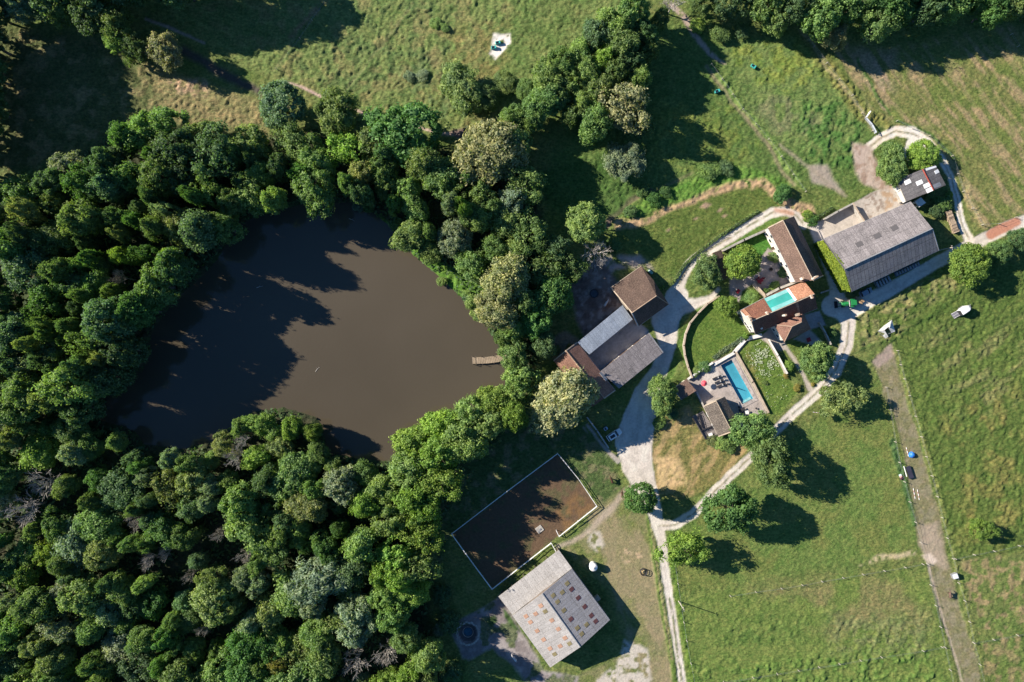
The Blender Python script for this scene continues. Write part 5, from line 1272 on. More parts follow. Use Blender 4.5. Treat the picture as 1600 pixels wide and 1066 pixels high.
# ------------------------------------------------------------ wooden deck and jetty
dk = thing('wooden_deck', 1100, 664, 'weathered timber deck with low screens west of the pool house', 'deck')
A, Bq, Cq, Dq = P(1081,651), P(1098,642), P(1121,679), P(1100.5,685.5); b = MB(); n = 16
for k in range(n):
    t0, t1 = k / n, (k + .9) / n; b.prism([tuple(A.lerp(Dq, t0))[:2], tuple(A.lerp(Dq, t1))[:2], tuple(Bq.lerp(Cq, t1))[:2], tuple(Bq.lerp(Cq, t0))[:2]][::-1], .06, .3)
b.build('planks', mat('grey_deck', (.2, .18, .175), var=.3, scale=3), dk)
for a, c in ((A, Dq), (A.lerp(Bq, .5), A.lerp(Bq, .5).lerp(Dq, .55)), (A.lerp(Dq, .62), Bq.lerp(Cq, .62)), (Dq, Cq)):
    b = MB(); 
    for k in range(4): q = a.lerp(c, k / 3); b.box((q.x, q.y, .7), (.1, .1, 1.0))
    b.beam(a + Vector((0, 0, 1.2)), c + Vector((0, 0, 1.2)), .1, .08); b.beam(a + Vector((0, 0, .75)), c + Vector((0, 0, .75)), .05, .5); b.build('screen', DARK, dk)
jt = thing('jetty', 760, 562, 'short wooden jetty with a bent deck reaching into the pond', 'jetty')
JP = [((737.5,557.2),(738.5,568.5)),((745,558.3),(746,568.6)),((760,558),(762,568)),((775,555.8),(778,566)),((790,552),(793,561.5))]
b = MB()
for (a0, a1), (b0, b1) in zip(JP[:-1], JP[1:]):
    for k in range(6):
        u0, u1 = k / 6, (k + .86) / 6; a, c, d, e = P(*a0).lerp(P(*b0), u0), P(*a0).lerp(P(*b0), u1), P(*a1).lerp(P(*b1), u1), P(*a1).lerp(P(*b1), u0)
        b.prism([(e.x, e.y), (d.x, d.y), (c.x, c.y), (a.x, a.y)], .02, .1)
b.build('planks', mat('jetty_wood', (.3, .235, .17), var=.3, scale=4), jt)
for x, y in ((737.5,557),(738.5,569),(752,557.5),(754,569),(770,556),(772,567.5)):
    b = MB(); p = P(x, y); b.tube((p.x, p.y, -1.9), (p.x, p.y, .75), .09, .08, 7); b.build('post', TIMBER, jt)
b = MB(); a, c = P(738, 557.3), P(738.8, 569); b.beam(a + Vector((0, 0, .65)), c + Vector((0, 0, .65)), .08, .06); b.build('handrail', TIMBER, jt)

for x, y, r_ in ((404.5,448,.3),(549,343,-.4),(495,577.5,.9)):
    g = P(x, y); rt = empty('driftwood', (g.x, g.y, -.6), 'pale stick floating on the pond, ' + {404.5: 'in the shaded left half', 549: 'near the shaded top shore', 495: 'in the sunlit middle'}[x], 'driftwood', rz=r_)
    b = MB(); b.tube((-.9, 0, 0), (.2, .06, .03), .09, .07, 6); b.tube((.2, .06, .03), (.95, -.1, 0), .07, .03, 6); b.tube((-.1, .04, .02), (.3, .5, 0), .04, .02, 5); b.build('branch', DEADW, rt, off=(0, 0, 0))
# ------------------------------------------------------------ fences
PW = mat('fence_post_wood', (.4, .37, .32), var=.25, scale=5)
def mesh_of(fn, name, m, **k):
    b = MB(); fn(b); o = b.build(name, m, **k); me = o.data; bpy.data.objects.remove(o); return me
POSTM = mesh_of(lambda b: b.tube((0, 0, -.4), (0, 0, 1.25), .1, .085, 6), 'post', PW)
def fence(label, pts, exact=True, gap=5.5, wires=2, name='wire_fence', h=1.25, cat='fence', postme=None, group=None):
    rt = thing(name, pts[0][0], pts[0][1], label, cat, group)
    if not exact:
        out = []
        for (ax, ay), (bx, by) in zip(pts[:-1], pts[1:]):
            n = max(1, round(math.hypot(bx - ax, by - ay) * S / gap)); out += [(ax + (bx - ax) * i / n, ay + (by - ay) * i / n) for i in range(n)]
        pts = out + [pts[-1]]
    g = [G(*p) for p in pts]; bo = base_of(rt)
    for p in g:
        o = bpy.data.objects.new('post', postme or POSTM); COL.objects.link(o); o.parent = rt; o.location = p - bo; o.rotation_euler = (rnd.uniform(-.05, .05), rnd.uniform(-.05, .05), rnd.uniform(0, 3))
    for k in range(wires):
        b = MB(); z = Vector((0, 0, h * (.5 + .4 * k / max(1, wires - 1)) if wires > 1 else h * .8))
        for a, c in zip(g[:-1], g[1:]): b.tube(a + z, c + z, .018, n=3, caps=False)
        b.build('wire', GREYM, rt)
    return rt
fence('wire fence on the pasture side of the mown lane', [(1400,548),(1405,570),(1411,592),(1419,618),(1428,650),(1437,682),(1445,713),(1454,743),(1462,775),(1470,808),(1478,840),(1487,872),(1496,910),(1504,937),(1512,970),(1519,1003),(1529,1037),(1537,1072)])
fence('wire fence on the house side of the mown lane', [(1383,605),(1389,640),(1397,690),(1403,722),(1411,752),(1420,784),(1428,815),(1437,847),(1447,880),(1452,913),(1460,945),(1467,978),(1474,1010),(1482,1045),(1490,1080)])
fence('cross fence between the two lower pastures', [(1140,930),(1180,924),(1220,918.5),(1252,913),(1283,907.5),(1316,902),(1347,896.5),(1380,891),(1412,885.5),(1440,880.5)])
fence('lowest wire fence near the bottom edge of the pasture', [(1130,1064),(1175,1057),(1213,1051),(1246,1046),(1278,1041),(1310,1036),(1343,1030.5),(1375,1025),(1440,1015.5),(1470,1010)])
fence('wire fence east of the lane below the lone bright tree', [(1490,872),(1520,866),(1551,860),(1590,852),(1625,846)])
fence('wire fence east of the lane near the lower right corner', [(1519,1003),(1550,998),(1587,991),(1625,985)])
fence('fence dividing the bright paddock from the long grass strip', [(1110,102),(1160,172),(1200,218),(1258,300)], exact=False, gap=6)
fence('fence on the left of the stubble field', [(1252,48),(1290,100),(1330,150),(1362,205)], exact=False, gap=6)
fence('short fence in the top right corner field', [(1578,55),(1600,92),(1620,125)], exact=False, gap=5)
fence('fence beside the straight drive below the fork', [(1054,880),(1063,942),(1072,1000),(1085,1070)], exact=False, gap=6)
fence('fence round the bend of the turning loop', [(1400,190),(1450,213),(1485,245),(1503,300),(1532,352),(1560,350),(1610,330)], exact=False, gap=6)
fence('fence between the two parts of the top meadow', [(508,6),(470,62),(434,110)], exact=False, gap=7)
# white arena rail
RAILW = mat('white_rail', (.8, .8, .8), var=.05, bump=0, rough=.4)
RP_ = mesh_of(lambda b: b.box((0, 0, .55), (.14, .14, 1.5)), 'post', RAILW)
ar = thing('arena_fence', 820, 810, 'white post and rail fence round the dark riding arena', 'fence')
def rail(root, pts, gap=3.6, zs=(1.25, .7), w_=.12):
    out = []
    for (ax, ay), (bx, by) in zip(pts[:-1], pts[1:]):
        a, c = P(ax, ay), P(bx, by); n = max(1, round((c - a).length / gap)); out += [a.lerp(c, i / n) for i in range(n)]
        b = MB()
        for z in zs: b.beam(a + Vector((0, 0, z)), c + Vector((0, 0, z)), w_, .14 if z > 1 else .08)
        b.build('rail', RAILW, root)
    out.append(P(*pts[-1])); bo = base_of(root)
    for p in out:
        o = bpy.data.objects.new('post', RP_); COL.objects.link(o); o.parent = root; o.location = Vector((p.x, p.y, 0)) - Vector((bo.x, bo.y, bo.z))
rail(ar, [(873,837),(932,790),(903,747),(871,708),(788,770),(706,833),(740,880),(769,919),(812,885),(861,847)]); rail(ar, [(861,847),(868,860)])
gt = thing('arena_gate', 866, 842, 'open white gate swung into the arena at its entrance', 'gate'); rail(gt, [(873,837),(869,828)], gap=2)
# metal gates by the turning loop
gp = thing('field_gate', 1355, 190, 'bent pair of galvanised gate panels by the turning loop', 'gate')
for nm, (a, c) in enumerate((((1350,186),(1357,176)), ((1350,186),(1360,197)), ((1360,197),(1366,209)))):
    b = MB(); A, Bq = P(*a), P(*c)
    for z in (.3, .6, .9, 1.2): b.beam(A + Vector((0, 0, z)), Bq + Vector((0, 0, z)), .07 if z < 1.1 else .35, .06)
    for q in (A, Bq): b.box((q.x, q.y, .65), (.1, .1, 1.35))
    b.build('gate_panel', RAILW if nm == 0 else mat('galvanised', (.5, .54, .6), var=.15, rough=.4), gp)
# poles with wires
def pole(px, py, h, label):
    rt = thing('utility_pole', px, py, label, 'pole'); bo = base_of(rt); b = MB(); b.tube(bo - Vector((0, 0, .5)), bo + Vector((0, 0, h)), .16, .11, 8); b.build('shaft', PW, rt)
    b = MB(); b.box(bo + Vector((0, 0, h - .4)), (.1, 1.2, .1), rz=.3); b.build('crossarm', TIMBER, rt)
    b = MB()
    for s_ in (-.5, .5): b.tube(bo + Vector((-.15 * s_, s_, h - .35)), bo + Vector((-.15 * s_, s_, h - .15)), .05, n=6)
    b.build('insulator', WHITE, rt)
pole(1060,939,6.5,'leaning wooden pole casting a long thin shadow by the straight drive')
pole(1468,391,6.0,'wooden pole at the east corner of the hangar')

# ------------------------------------------------------------ vehicles
def wheel(parent, loc, r, w_, rim=GREYM, base=None):
    b = MB(); b.lathe(loc, [(r * .55, -w_ / 2), (r * .93, -w_ / 2), (r, -w_ * .3), (r, w_ * .3), (r * .93, w_ / 2), (r * .55, w_ / 2)], 18, 'Y'); o = b.build('wheel', RUBBER, parent, off=(0, 0, 0))
    b = MB(); b.lathe(loc, [(r * .5, -w_ / 2 - .01), (r * .56, -w_ / 2 + .02), (r * .56, w_ / 2 - .02), (r * .5, w_ / 2 + .01)], 14, 'Y'); b.build('rim', rim, o, off=(0, 0, 0))
def loft(b, secs):
    """secs: list of (x, [(y,z)...]) rings along x"""
    n = len(secs[0][1]); k = len(b.v)
    for x, ring in secs: b.v += [Vector((x, y, z)) for y, z in ring]
    for i in range(len(secs) - 1):
        for j in range(n): q = (j + 1) % n; b.f.append([k + i * n + j, k + i * n + q, k + (i + 1) * n + q, k + (i + 1) * n + j])
    b.f.append([k + j for j in range(n)][::-1]); b.f.append([k + (len(secs) - 1) * n + j for j in range(n)])
def ring(w_, z0, z1, tw=None, ch=.12):
    tw = tw if tw is not None else w_
    return [(-w_ / 2 + ch, z0), (w_ / 2 - ch, z0), (w_ / 2, z0 + ch), (tw / 2 + (w_ - tw) * .1, z1 - ch), (tw / 2 - ch, z1), (-tw / 2 + ch, z1), (-tw / 2 - (w_ - tw) * .1, z1 - ch), (-w_ / 2, z0 + ch)]
CARW = mat('white_car_paint', (.78, .79, .8), var=.03, bump=0, rough=.2, spec=.6)
def car(px, py, rz, label, paint, L=4.5, W=1.85, roofglass=True):
    """front towards +x"""
    rt = thing('parked_car', px, py, label, 'car'); rt.rotation_euler = (0, 0, rz); rt.location.z = .03; Z0 = (0, 0, 0); k = L / 4.5
    b = MB(); loft(b, [(-2.22*k, ring(W*.82,.45,.85)), (-2.1*k, ring(W*.93,.3,1.0)), (-1.5*k, ring(W,.26,1.06)), (-.2*k, ring(W,.24,1.05)), (.9*k, ring(W,.25,1.0)), (1.55*k, ring(W*.98,.26,.92)), (2.0*k, ring(W*.9,.3,.8)), (2.25*k, ring(W*.72,.38,.66))]); b.build('body', paint, rt, off=Z0, smooth=False, bevel=.03)
    b = MB(); loft(b, [(-2.0*k, ring(W*.86,1.0,1.06,W*.8)), (-1.6*k, ring(W*.9,1.0,1.5,W*.7)), (-.6*k, ring(W*.92,1.0,1.6,W*.72)), (.2*k, ring(W*.92,1.0,1.56,W*.7)), (1.05*k, ring(W*.88,.96,1.02,W*.8))]); b.build('windows', GLASS, rt, off=Z0)
    b = MB(); loft(b, [(-1.7*k, ring(W*.8,1.48,1.56,ch=.02)), (-.6*k, ring(W*.84,1.58,1.66,ch=.02)), (.4*k, ring(W*.8,1.53,1.6,ch=.02))]); b.build('roof', paint, rt, off=Z0, bevel=.01)
    if roofglass: b = MB(); loft(b, [(-1.35*k, ring(W*.46,1.54,1.62,ch=.02)), (-.6*k, ring(W*.48,1.62,1.69,ch=.02)), (.12*k, ring(W*.46,1.57,1.64,ch=.02))]); b.build('glass_roof', GLASS, rt, off=Z0)
    for x in (-1.35*k, 1.4*k):
        for s_ in (-1, 1): wheel(rt, (x, s_ * W * .44, .34), .34, .24)
    for s_ in (-1, 1):
        b = MB(); b.box((2.08*k, s_ * W * .32, .66), (.2, .36, .14)); b.build('headlight', mat('lamp_glass', (.7, .72, .75), bump=0, rough=.15), rt, off=Z0, bevel=.02)
        b = MB(); b.box((-2.18*k, s_ * W * .34, .8), (.1, .28, .16)); b.build('taillight', mat('red_lamp', (.4, .02, .02), bump=0, rough=.2), rt, off=Z0)
        b = MB(); b.box((.75*k, s_ * (W / 2 + .1), 1.05), (.18, .2, .12)); b.build('mirror', paint, rt, off=Z0, bevel=.02)
    return rt
car(959,679,math.radians(33),'white car with a black glass roof parked on the yard edge', CARW, 4.7)
car(1351,457,math.radians(25),'small grey-blue car half under the hangar eave', mat('grey_blue_paint', (.22, .27, .33), var=.05, bump=0, rough=.3), 3.9, 1.7, False)
# small blue-grey utility cart beside the white car
rt = thing('garden_cart', 946, 669.5, 'small pale blue cart next to the white car', 'cart'); rt.rotation_euler.z = .6; Z0 = (0, 0, 0)
b = MB(); loft(b, [(-.55, ring(.9,.4,.85)), (0, ring(1.0,.35,.95)), (.55, ring(.8,.4,.8))]); b.build('body', mat('pale_blue_paint', (.38, .5, .62), var=.1, bump=0, rough=.35), rt, off=Z0, bevel=.03)
b = MB(); b.box((-.1, 0, 1.0), (.5, .6, .1)); b.build('seat', DARK, rt, off=Z0, bevel=.03)
for x in (-.4, .4):
    for s_ in (-1, 1): wheel(rt, (x, s_ * .5, .26), .26, .18)
# horse trailer with the ramp down
rt = thing('horse_trailer', 1502, 485, 'white round-nosed horse trailer in the pasture with its ramp down', 'trailer'); rt.rotation_euler.z = math.radians(34); rt.location.z = G(1502, 485).z
b = MB(); loft(b, [(-1.45, ring(1.75,.45,2.15,1.65)), (-.2, ring(1.8,.42,2.3,1.66)), (.7, ring(1.75,.42,2.3,1.6)), (1.25, ring(1.5,.5,2.2,1.3)), (1.65, ring(1.05,.6,1.9,.85)), (1.82, ring(.6,.8,1.6,.5))]); b.build('body', WHITE, rt, off=Z0, bevel=.04)
b = MB(); b.box((-1.48, 0, 1.3), (.06, 1.5, 1.6)); b.build('door_opening', DARK, rt, off=Z0)
b = MB(); M = Matrix.Rotation(math.radians(-20), 3, 'Y'); b.box((-2.3, 0, .32), (1.7, 1.6, .07), M=M); rm = b.build('ramp', mat('ramp_rubber', (.14, .14, .17), var=.2), rt, off=Z0)
b = MB()
for s_ in (-1, 0, 1): b.box((-2.3, s_ * .77, .375), (1.7, .06 if s_ else .03, .04), M=M)
b.build('ramp_edge', WHITE, rm, off=Z0)
b = MB(); b.beam((1.5, .45, .45), (2.9, 0, .5), .08, .1); b.beam((1.5, -.45, .45), (2.9, 0, .5), .08, .1); b.tube((2.7, 0, .5), (2.7, 0, -.05), .05); b.build('drawbar', GREYM, rt, off=Z0)
b = MB(); b.box((1.38, 0, 2.14), (.45, .5, .08)); b.build('roof_vent', GREYM, rt, off=Z0)
for x in (-.45, .35):
    for s_ in (-1, 1):
        wheel(rt, (x, s_ * .95, .33), .33, .2)
for s_ in (-1, 1): b = MB(); b.box((-.05, s_ * .98, .72), (1.7, .26, .08)); b.build('mudguard', GREYM, rt, off=Z0)
# tractor
GRN = mat('green_paint', (.02, .2, .06), var=.12, bump=0, rough=.35); YEL = mat('yellow_rim', (.6, .45, .04), var=.1, bump=0, rough=.4)
rt = thing('tractor', 1323, 474.5, 'green tractor with a front loader on the shaded drive corner', 'tractor'); rt.rotation_euler.z = math.radians(186); rt.location.z = .03
b = MB(); loft(b, [(.1, ring(.95,.75,1.55,.85)), (1.2, ring(.92,.75,1.5,.8)), (1.9, ring(.8,.75,1.35,.7)), (2.05, ring(.6,.85,1.2,.55))]); b.build('hood', GRN, rt, off=Z0, bevel=.04)
b = MB(); loft(b, [(-1.5, ring(1.25,1.2,2.5,1.15)), (-.7, ring(1.4,1.1,2.6,1.25)), (0, ring(1.25,1.1,2.5,1.1))]); b.build('cab', GLASS, rt, off=Z0, bevel=.03)
b = MB(); b.box((-.8, 0, 2.68), (1.65, 1.45, .16)); b.build('cab_roof', GRN, rt, off=Z0, bevel=.07)
b = MB(); b.box((-.3, 0, .8), (3.6, .55, .5)); b.build('chassis', DARK, rt, off=Z0)
for s_ in (-1, 1):
    wheel(rt, (-.95, s_ * .92, .8), .8, .48, YEL); wheel(rt, (1.4, s_ * .8, .55), .55, .36, YEL)
    b = MB(); b.box((-.95, s_ * .92, 1.68), (1.3, .55, .08)); b.build('mudguard', GRN, rt, off=Z0, bevel=.03)
    b = MB(); b.beam((.2, s_ * .55, 1.35), (1.9, s_ * .55, 1.5), .12, .16); b.beam((1.9, s_ * .55, 1.5), (2.9, s_ * .55, .6), .12, .16); b.build('loader_arm', GRN, rt, off=Z0)
b = MB(); b.box((3.05, 0, .4), (.12, 1.9, .7)); b.box((3.35, 0, .1), (.65, 1.9, .08)); 
for s_ in (-1, 1): b.box((3.3, s_ * .93, .35), (.6, .06, .6))
b.build('bucket', DARK, rt, off=Z0)
b = MB(); b.tube((.9, .25, 1.5), (.9, .25, 2.2), .05); b.build('exhaust', DARK, rt, off=Z0)
b = MB(); b.box((.08, 0, 1.75), (.1, 1.9, .1)); b.build('mirror_bar', WHITE, rt, off=Z0)
# flat trailer with timber behind
rt = thing('timber_trailer', 1341, 470, 'small trailer loaded with pale planks behind the green tractor', 'trailer'); rt.rotation_euler.z = math.radians(170)
b = MB(); b.box((0, 0, .6), (2.2, 1.3, .12)); b.beam((1, 0, .55), (2.0, 0, .5), .08, .1); b.build('bed', TIMBER, rt, off=Z0)
for s_ in (-1, 1): wheel(rt, (0, s_ * .75, .33), .33, .18)
for k in range(14):
    b = MB(); M = Matrix.Rotation(rnd.uniform(-.5, .5), 3, 'Z'); b.box((rnd.uniform(-.3, .3), -.6 + k % 7 * .2, .72 + .1 * (k // 7)), (rnd.uniform(1.6, 2.5), .18, .07), M=M)
    pk = b.build('plank', mat('fresh_timber', (.5, .33, .19), var=.3, scale=3), rt, off=Z0)
# implements under the hangar eave
def implement(px, py, rz, L, W, label, col, teeth):
    rt = thing('farm_implement', px, py, label, 'farm machine'); rt.rotation_euler.z = rz
    b = MB()
    for s_ in (-1, 0, 1): b.beam((-L / 2, s_ * W / 2 * .9, .7), (L / 2, s_ * W / 2 * .9, .7), .14, .14)
    for k in range(6): x = -L / 2 + L * k / 5; b.beam((x, -W / 2, .8), (x, W / 2, .8), .12, .12)
    b.build('frame', col, rt, off=Z0)
    b = MB()
    for k in range(teeth):
        x = -L / 2 + L * (k + .5) / teeth; b.box((x, 0, 1.05), (L / teeth * .55, W * .7, .45)); 
    b.build('hopper', GREYM, rt, off=Z0)
    b = MB()
    for k in range(teeth): x = -L / 2 + L * (k + .5) / teeth; b.tube((x, W * .4, .75), (x, W * .48, .02), .04)
    b.build('tines', DARK, rt, off=Z0)
    for s_ in (-1, 1): wheel(rt, (s_ * L * .3, -W * .35, .36), .36, .22)
implement(1377,441,math.radians(27),4.6,2.4,'wide grey farm machine sticking out from the hangar eave', GREYM, 5)
implement(1415,421,math.radians(25),7.6,1.3,'long blue seed drill lying along the hangar wall', mat('blue_machine', (.07, .13, .28), var=.2, rough=.4), 9)
# barrels
# ------------------------------------------------------------ horses
def creature(name, label, px, py, rz, m, mane=None):
    rt = empty(name, G(px, py), label, 'horse', rz=rz); rt.location.z = G(px, py).z - .01
    J = {'pelvis': ((-.55,0,1.25),.30), 'mid': ((0,0,1.2),.31), 'chest': ((.5,0,1.22),.30), 'neck': ((.85,0,1.45),.19), 'poll': ((1.15,0,1.5),.13), 'face': ((1.42,0,1.28),.11), 'muz': ((1.6,0,1.05),.07),
         'rump': ((-.8,0,1.3),.2)}
    E = [('pelvis','mid'),('mid','chest'),('chest','neck'),('neck','poll'),('poll','face'),('face','muz'),('pelvis','rump')]
    for s_, q in ((-1, 'l'), (1, 'r')):
        J['sh' + q] = ((.5, s_ * .19, .95), .14); J['kn' + q] = ((.52 + s_ * .06, s_ * .19, .5), .075); J['fe' + q] = ((.5 + s_ * .09, s_ * .19, .12), .055); J['hf' + q] = ((.53 + s_ * .09, s_ * .19, .03), .065)
        J['st' + q] = ((-.55, s_ * .2, .92), .17); J['hk' + q] = ((-.78 - s_ * .05, s_ * .2, .52), .08); J['pa' + q] = ((-.7 - s_ * .06, s_ * .2, .12), .055); J['hh' + q] = ((-.66 - s_ * .06, s_ * .2, .03), .065)
        J['ear' + q] = ((1.12, s_ * .08, 1.68), .03)
        E += [('chest','sh' + q),('sh' + q,'kn' + q),('kn' + q,'fe' + q),('fe' + q,'hf' + q),('pelvis','st' + q),('st' + q,'hk' + q),('hk' + q,'pa' + q),('pa' + q,'hh' + q),('poll','ear' + q)]
    ks = list(J); me = bpy.data.meshes.new('body'); me.from_pydata([J[k][0] for k in ks], [(ks.index(a), ks.index(b)) for a, b in E], [])
    o = bpy.data.objects.new('body', me); COL.objects.link(o); o.parent = rt; md = o.modifiers.new('skin', 'SKIN'); md.use_smooth_shade = True
    for i, k in enumerate(ks): me.skin_vertices[0].data[i].radius = (J[k][1],) * 2
    me.skin_vertices[0].data[0].use_root = True; sb = o.modifiers.new('sub', 'SUBSURF'); sb.levels = 1; sb.render_levels = 1; me.materials.append(m)
    b = MB(); b.tube((-.95,0,1.35),(-1.12,0,1.0),.06,.08,6); b.tube((-1.12,0,1.0),(-1.1,0,.5),.08,.02,6); b.build('tail', mane or m, rt, off=Z0)
    b = MB(); b.beam((.6,0,1.5),(1.12,0,1.66),.05,.14); b.build('mane', mane or m, rt, off=Z0); return rt
BRN = mat('brown_coat', (.06, .03, .018), var=.2, bump=0, rough=.6); BLK = mat('black_hair', (.015, .013, .012), bump=0); WHC = mat('white_coat', (.55, .53, .52), var=.12, bump=0, rough=.6)
creature('horse', 'dark brown horse standing on the grass beside the drive', 955, 750, math.radians(110), BRN, BLK)
creature('horse', 'dark brown horse on the sandy path left of the round tree', 971.5, 772, math.radians(95), BRN, BLK)
creature('horse', 'brown horse standing in the lower part of the mown lane', 1481, 928, math.radians(100), mat('chestnut_coat', (.12, .075, .06), bump=0), BLK)
creature('horse', 'white horse in the shaded paddock beside the stone barn', 946, 475, math.radians(60), WHC)
creature('horse', 'white horse in the gravel yard left of the riding barn', 804, 1027, math.radians(125), WHC)
# ------------------------------------------------------------ troughs, feeders, tanks
TEAL = mat('teal_plastic', (.06, .42, .38), var=.1, bump=0, rough=.4)
def trough(px, py, rz, label):
    rt = thing('water_tub', px, py, label, 'water tub'); g = G(px, py); rt.location = (g.x, g.y, g.z + .02); rt.rotation_euler.z = rz
    b = MB(); loft(b, [(-.75, ring(.75,0,.7,.9)), (0, ring(.8,0,.74,.95)), (.75, ring(.75,0,.7,.9))]); b.build('tub', TEAL, rt, off=Z0, bevel=.05)
    b = MB(); b.box((0, 0, .735), (1.15, .62, .03)); b.build('water', GLASS, rt, off=Z0)
    b = MB(); b.box((.5, 0, .8), (.4, .8, .1)); b.build('lid', TEAL, rt, off=Z0, bevel=.03)
trough(778,68,.2,'upper teal tub on the white bare patch'); trough(771.5,75.5,.1,'lower teal tub on the white bare patch')
trough(1119.5,144,.3,'teal tub alone on the shaded side of the grass strip'); trough(1176,105,-.6,'teal tub in the bright paddock on a bare spot')
rt = thing('water_tank', 926, 883, 'round white tank with a conical lid beside the riding barn', 'tank'); bo = base_of(rt)
b = MB(); b.lathe(bo, [(1.15,0),(1.15,2.0),(1.1,2.05)], 28); b.build('shell', WHITE, rt, smooth=False)
b = MB(); b.lathe(bo, [(1.18,2.05),(1.0,2.25),(.3,2.6),(.12,2.65)], 28); b.build('lid', WHITE, rt); b = MB(); b.tube(bo + Vector((0, 0, 2.6)), bo + Vector((0, 0, 2.8)), .14, n=10); b.build('cap', GREYM, rt)
rt = thing('hay_feeder', 1005, 893, 'round black hay feeder with a little hay on the dry yard', 'feeder'); bo = base_of(rt)
b = MB()
for z in (.15, .55, .95):
    for k in range(24): a0, a1 = k / 24 * 6.283, (k + 1) / 24 * 6.283; b.tube(bo + Vector((math.cos(a0), math.sin(a0), 0)) * .95 + Vector((0, 0, z)), bo + Vector((math.cos(a1), math.sin(a1), 0)) * .95 + Vector((0, 0, z)), .07, n=5)
b.build('ring', DARK, rt)
for k in range(12): a = k / 12 * 6.283; b = MB(); q = bo + Vector((math.cos(a) * .95, math.sin(a) * .95, 0)); b.tube(q, q + Vector((0, 0, 1.0)), .05, n=5); b.build('upright', DARK, rt)
b = MB(); b.lathe(bo, [(.62,0),(.55,.3),(.2,.45)], 12); b.build('hay', mat('hay', (.42, .32, .17), var=.4, scale=5), rt)
rt = thing('round_trough', 928, 459, 'dark round trough in the shaded paddock', 'trough'); bo = base_of(rt)
b = MB(); b.lathe(bo + Vector((0, 0, .02)), [(1.2,0),(1.3,.55),(1.18,.55),(1.1,.3)], 22); b.build('tub', DARK, rt); b = MB(); b.lathe(bo, [(1.05,.38),(1.05,.42)], 20); b.build('water', GLASS, rt)
rt = thing('mounting_block', 843, 827, 'square pale grey slab lying in the arena', 'slab'); bo = base_of(rt)
b = MB(); b.box(bo + Vector((0, 0, .12)), (2.0, 1.8, .2), rz=.65); b.build('slab', CONC, rt, bevel=.03); b = MB(); b.box(bo + Vector((.1, 0, .3)), (.5, .4, .16), rz=.4); b.build('block', GREYM, rt)
# metal shelter and tunnel skeleton
rt = thing('field_feeder', 1489, 898.5, 'silver metal feeder box on the right edge of the lane', 'feeder'); bo = G(1489, 898.5); rt.location = bo
b = MB(); b.box(bo + Vector((0, 0, .55)), (1.5, 1.3, 1.1), rz=.4); b.build('bin', GREYM, rt, bevel=.04); b = MB(); b.beam(bo + Vector((-.75, -.2, 1.12)), bo + Vector((.5, .25, 1.4)), 1.4, .06); b.build('lid', mat('galvanised', (.5, .54, .6)), rt)
rt = thing('plastic_shelter', 1387, 513, 'torn grey-white plastic sheeting shelter in the long grass', 'shelter'); g0 = G(1387, 513)
SHEET = mat('torn_plastic', (.5, .5, .49), var=.3, scale=1.5, bump=.1, rough=.45)
def tri(b, pts, t=.04):
    q = [P(x, y, z) for x, y, z in pts]; n = len(q); nn = (q[1] - q[0]).cross(q[2] - q[0])
    if nn.z < 0: q = q[::-1]
    b.face(q); low = [p - Vector((0, 0, t)) for p in q]; b.face(low[::-1])
    for i in range(n): j = (i + 1) % n; b.face([q[i], low[i], low[j], q[j]])
for f in ([(1372,517.5,.8),(1381,509,1.6),(1388,511,2.0),(1382,516,1.6)], [(1381,509,1.6),(1393.5,500.5,1.9),(1390,512,2.3),(1388,511,2.0)], [(1393.5,500.5,1.9),(1398.5,518,1.0),(1393,520,.7),(1388.5,513,1.7),(1390,508,2.2)], [(1379,525,.5),(1383,521.5,1.0),(1388,526,.7),(1384,529.5,.4)], [(1372,517.5,.8),(1382,516,1.6),(1388,526,.7),(1383,521.5,1.0)]):
    b = MB(); tri(b, f); b.build('sheet', SHEET, rt)
b = MB()
for a, c in (((1372,517.5,.8),(1393.5,500.5,1.9)), ((1393.5,500.5,1.9),(1398.5,518,1.0)), ((1379,525,.5),(1398.5,518,1.0)), ((1372,517.5,.8),(1384,529.5,.4))): b.tube(P(*a), P(*c), .05, n=5)
for x, y, z in ((1372,517.5,.8),(1393.5,500.5,1.9),(1398.5,518,1.0),(1384,529.5,.4)): p = P(x, y, z); b.tube((p.x, p.y, -.2), p, .05, n=5)
b.build('frame', GREYM, rt)
# objects by the lane
rt = thing('dome_tent', 1424, 710.5, 'small bright blue dome tent on the mown lane', 'tent'); bo = G(1424, 710.5); rt.location = bo
BLU = mat('blue_fabric', (.03, .19, .62), var=.12, bump=.05, rough=.5); b = MB(); b.lathe(bo, [(.95,0),(.9,.3),(.7,.65),(.4,.9),(.08,1.0)], 8); b.build('canopy', BLU, rt); b = MB(); b.box(bo + Vector((-.35, .5, .45)), (.45, .06, .5), rz=.6); b.build('door', mat('pale_fabric', (.6, .7, .8), bump=0), rt)
rt = thing('jump_stand', 1419, 739, 'dark jump panel with a white pole along its edge', 'horse jump'); 
b = MB(); a, c = P(1413, 730), P(1419, 748); u = (c - a).normalized(); s_ = Vector((-u.y, u.x, 0)); mid = (a + c) / 2 + s_ * .85
if mid.x < a.x: s_ = -s_; mid = (a + c) / 2 + s_ * .85
zt = G(1416, 740).z; b.beam(a + s_ * .75 + Vector((0, 0, zt + .3)), c + s_ * .75 + Vector((0, 0, zt + .3)), 1.3, .5); b.build('panel', mat('navy_board', (.03, .03, .05), bump=0), rt)
b = MB(); b.tube(P(1410, 728) + Vector((0, 0, zt + .62)), P(1414.5, 744) + Vector((0, 0, zt + .62)), .12, n=8); b.build('pole', RAILW, rt)
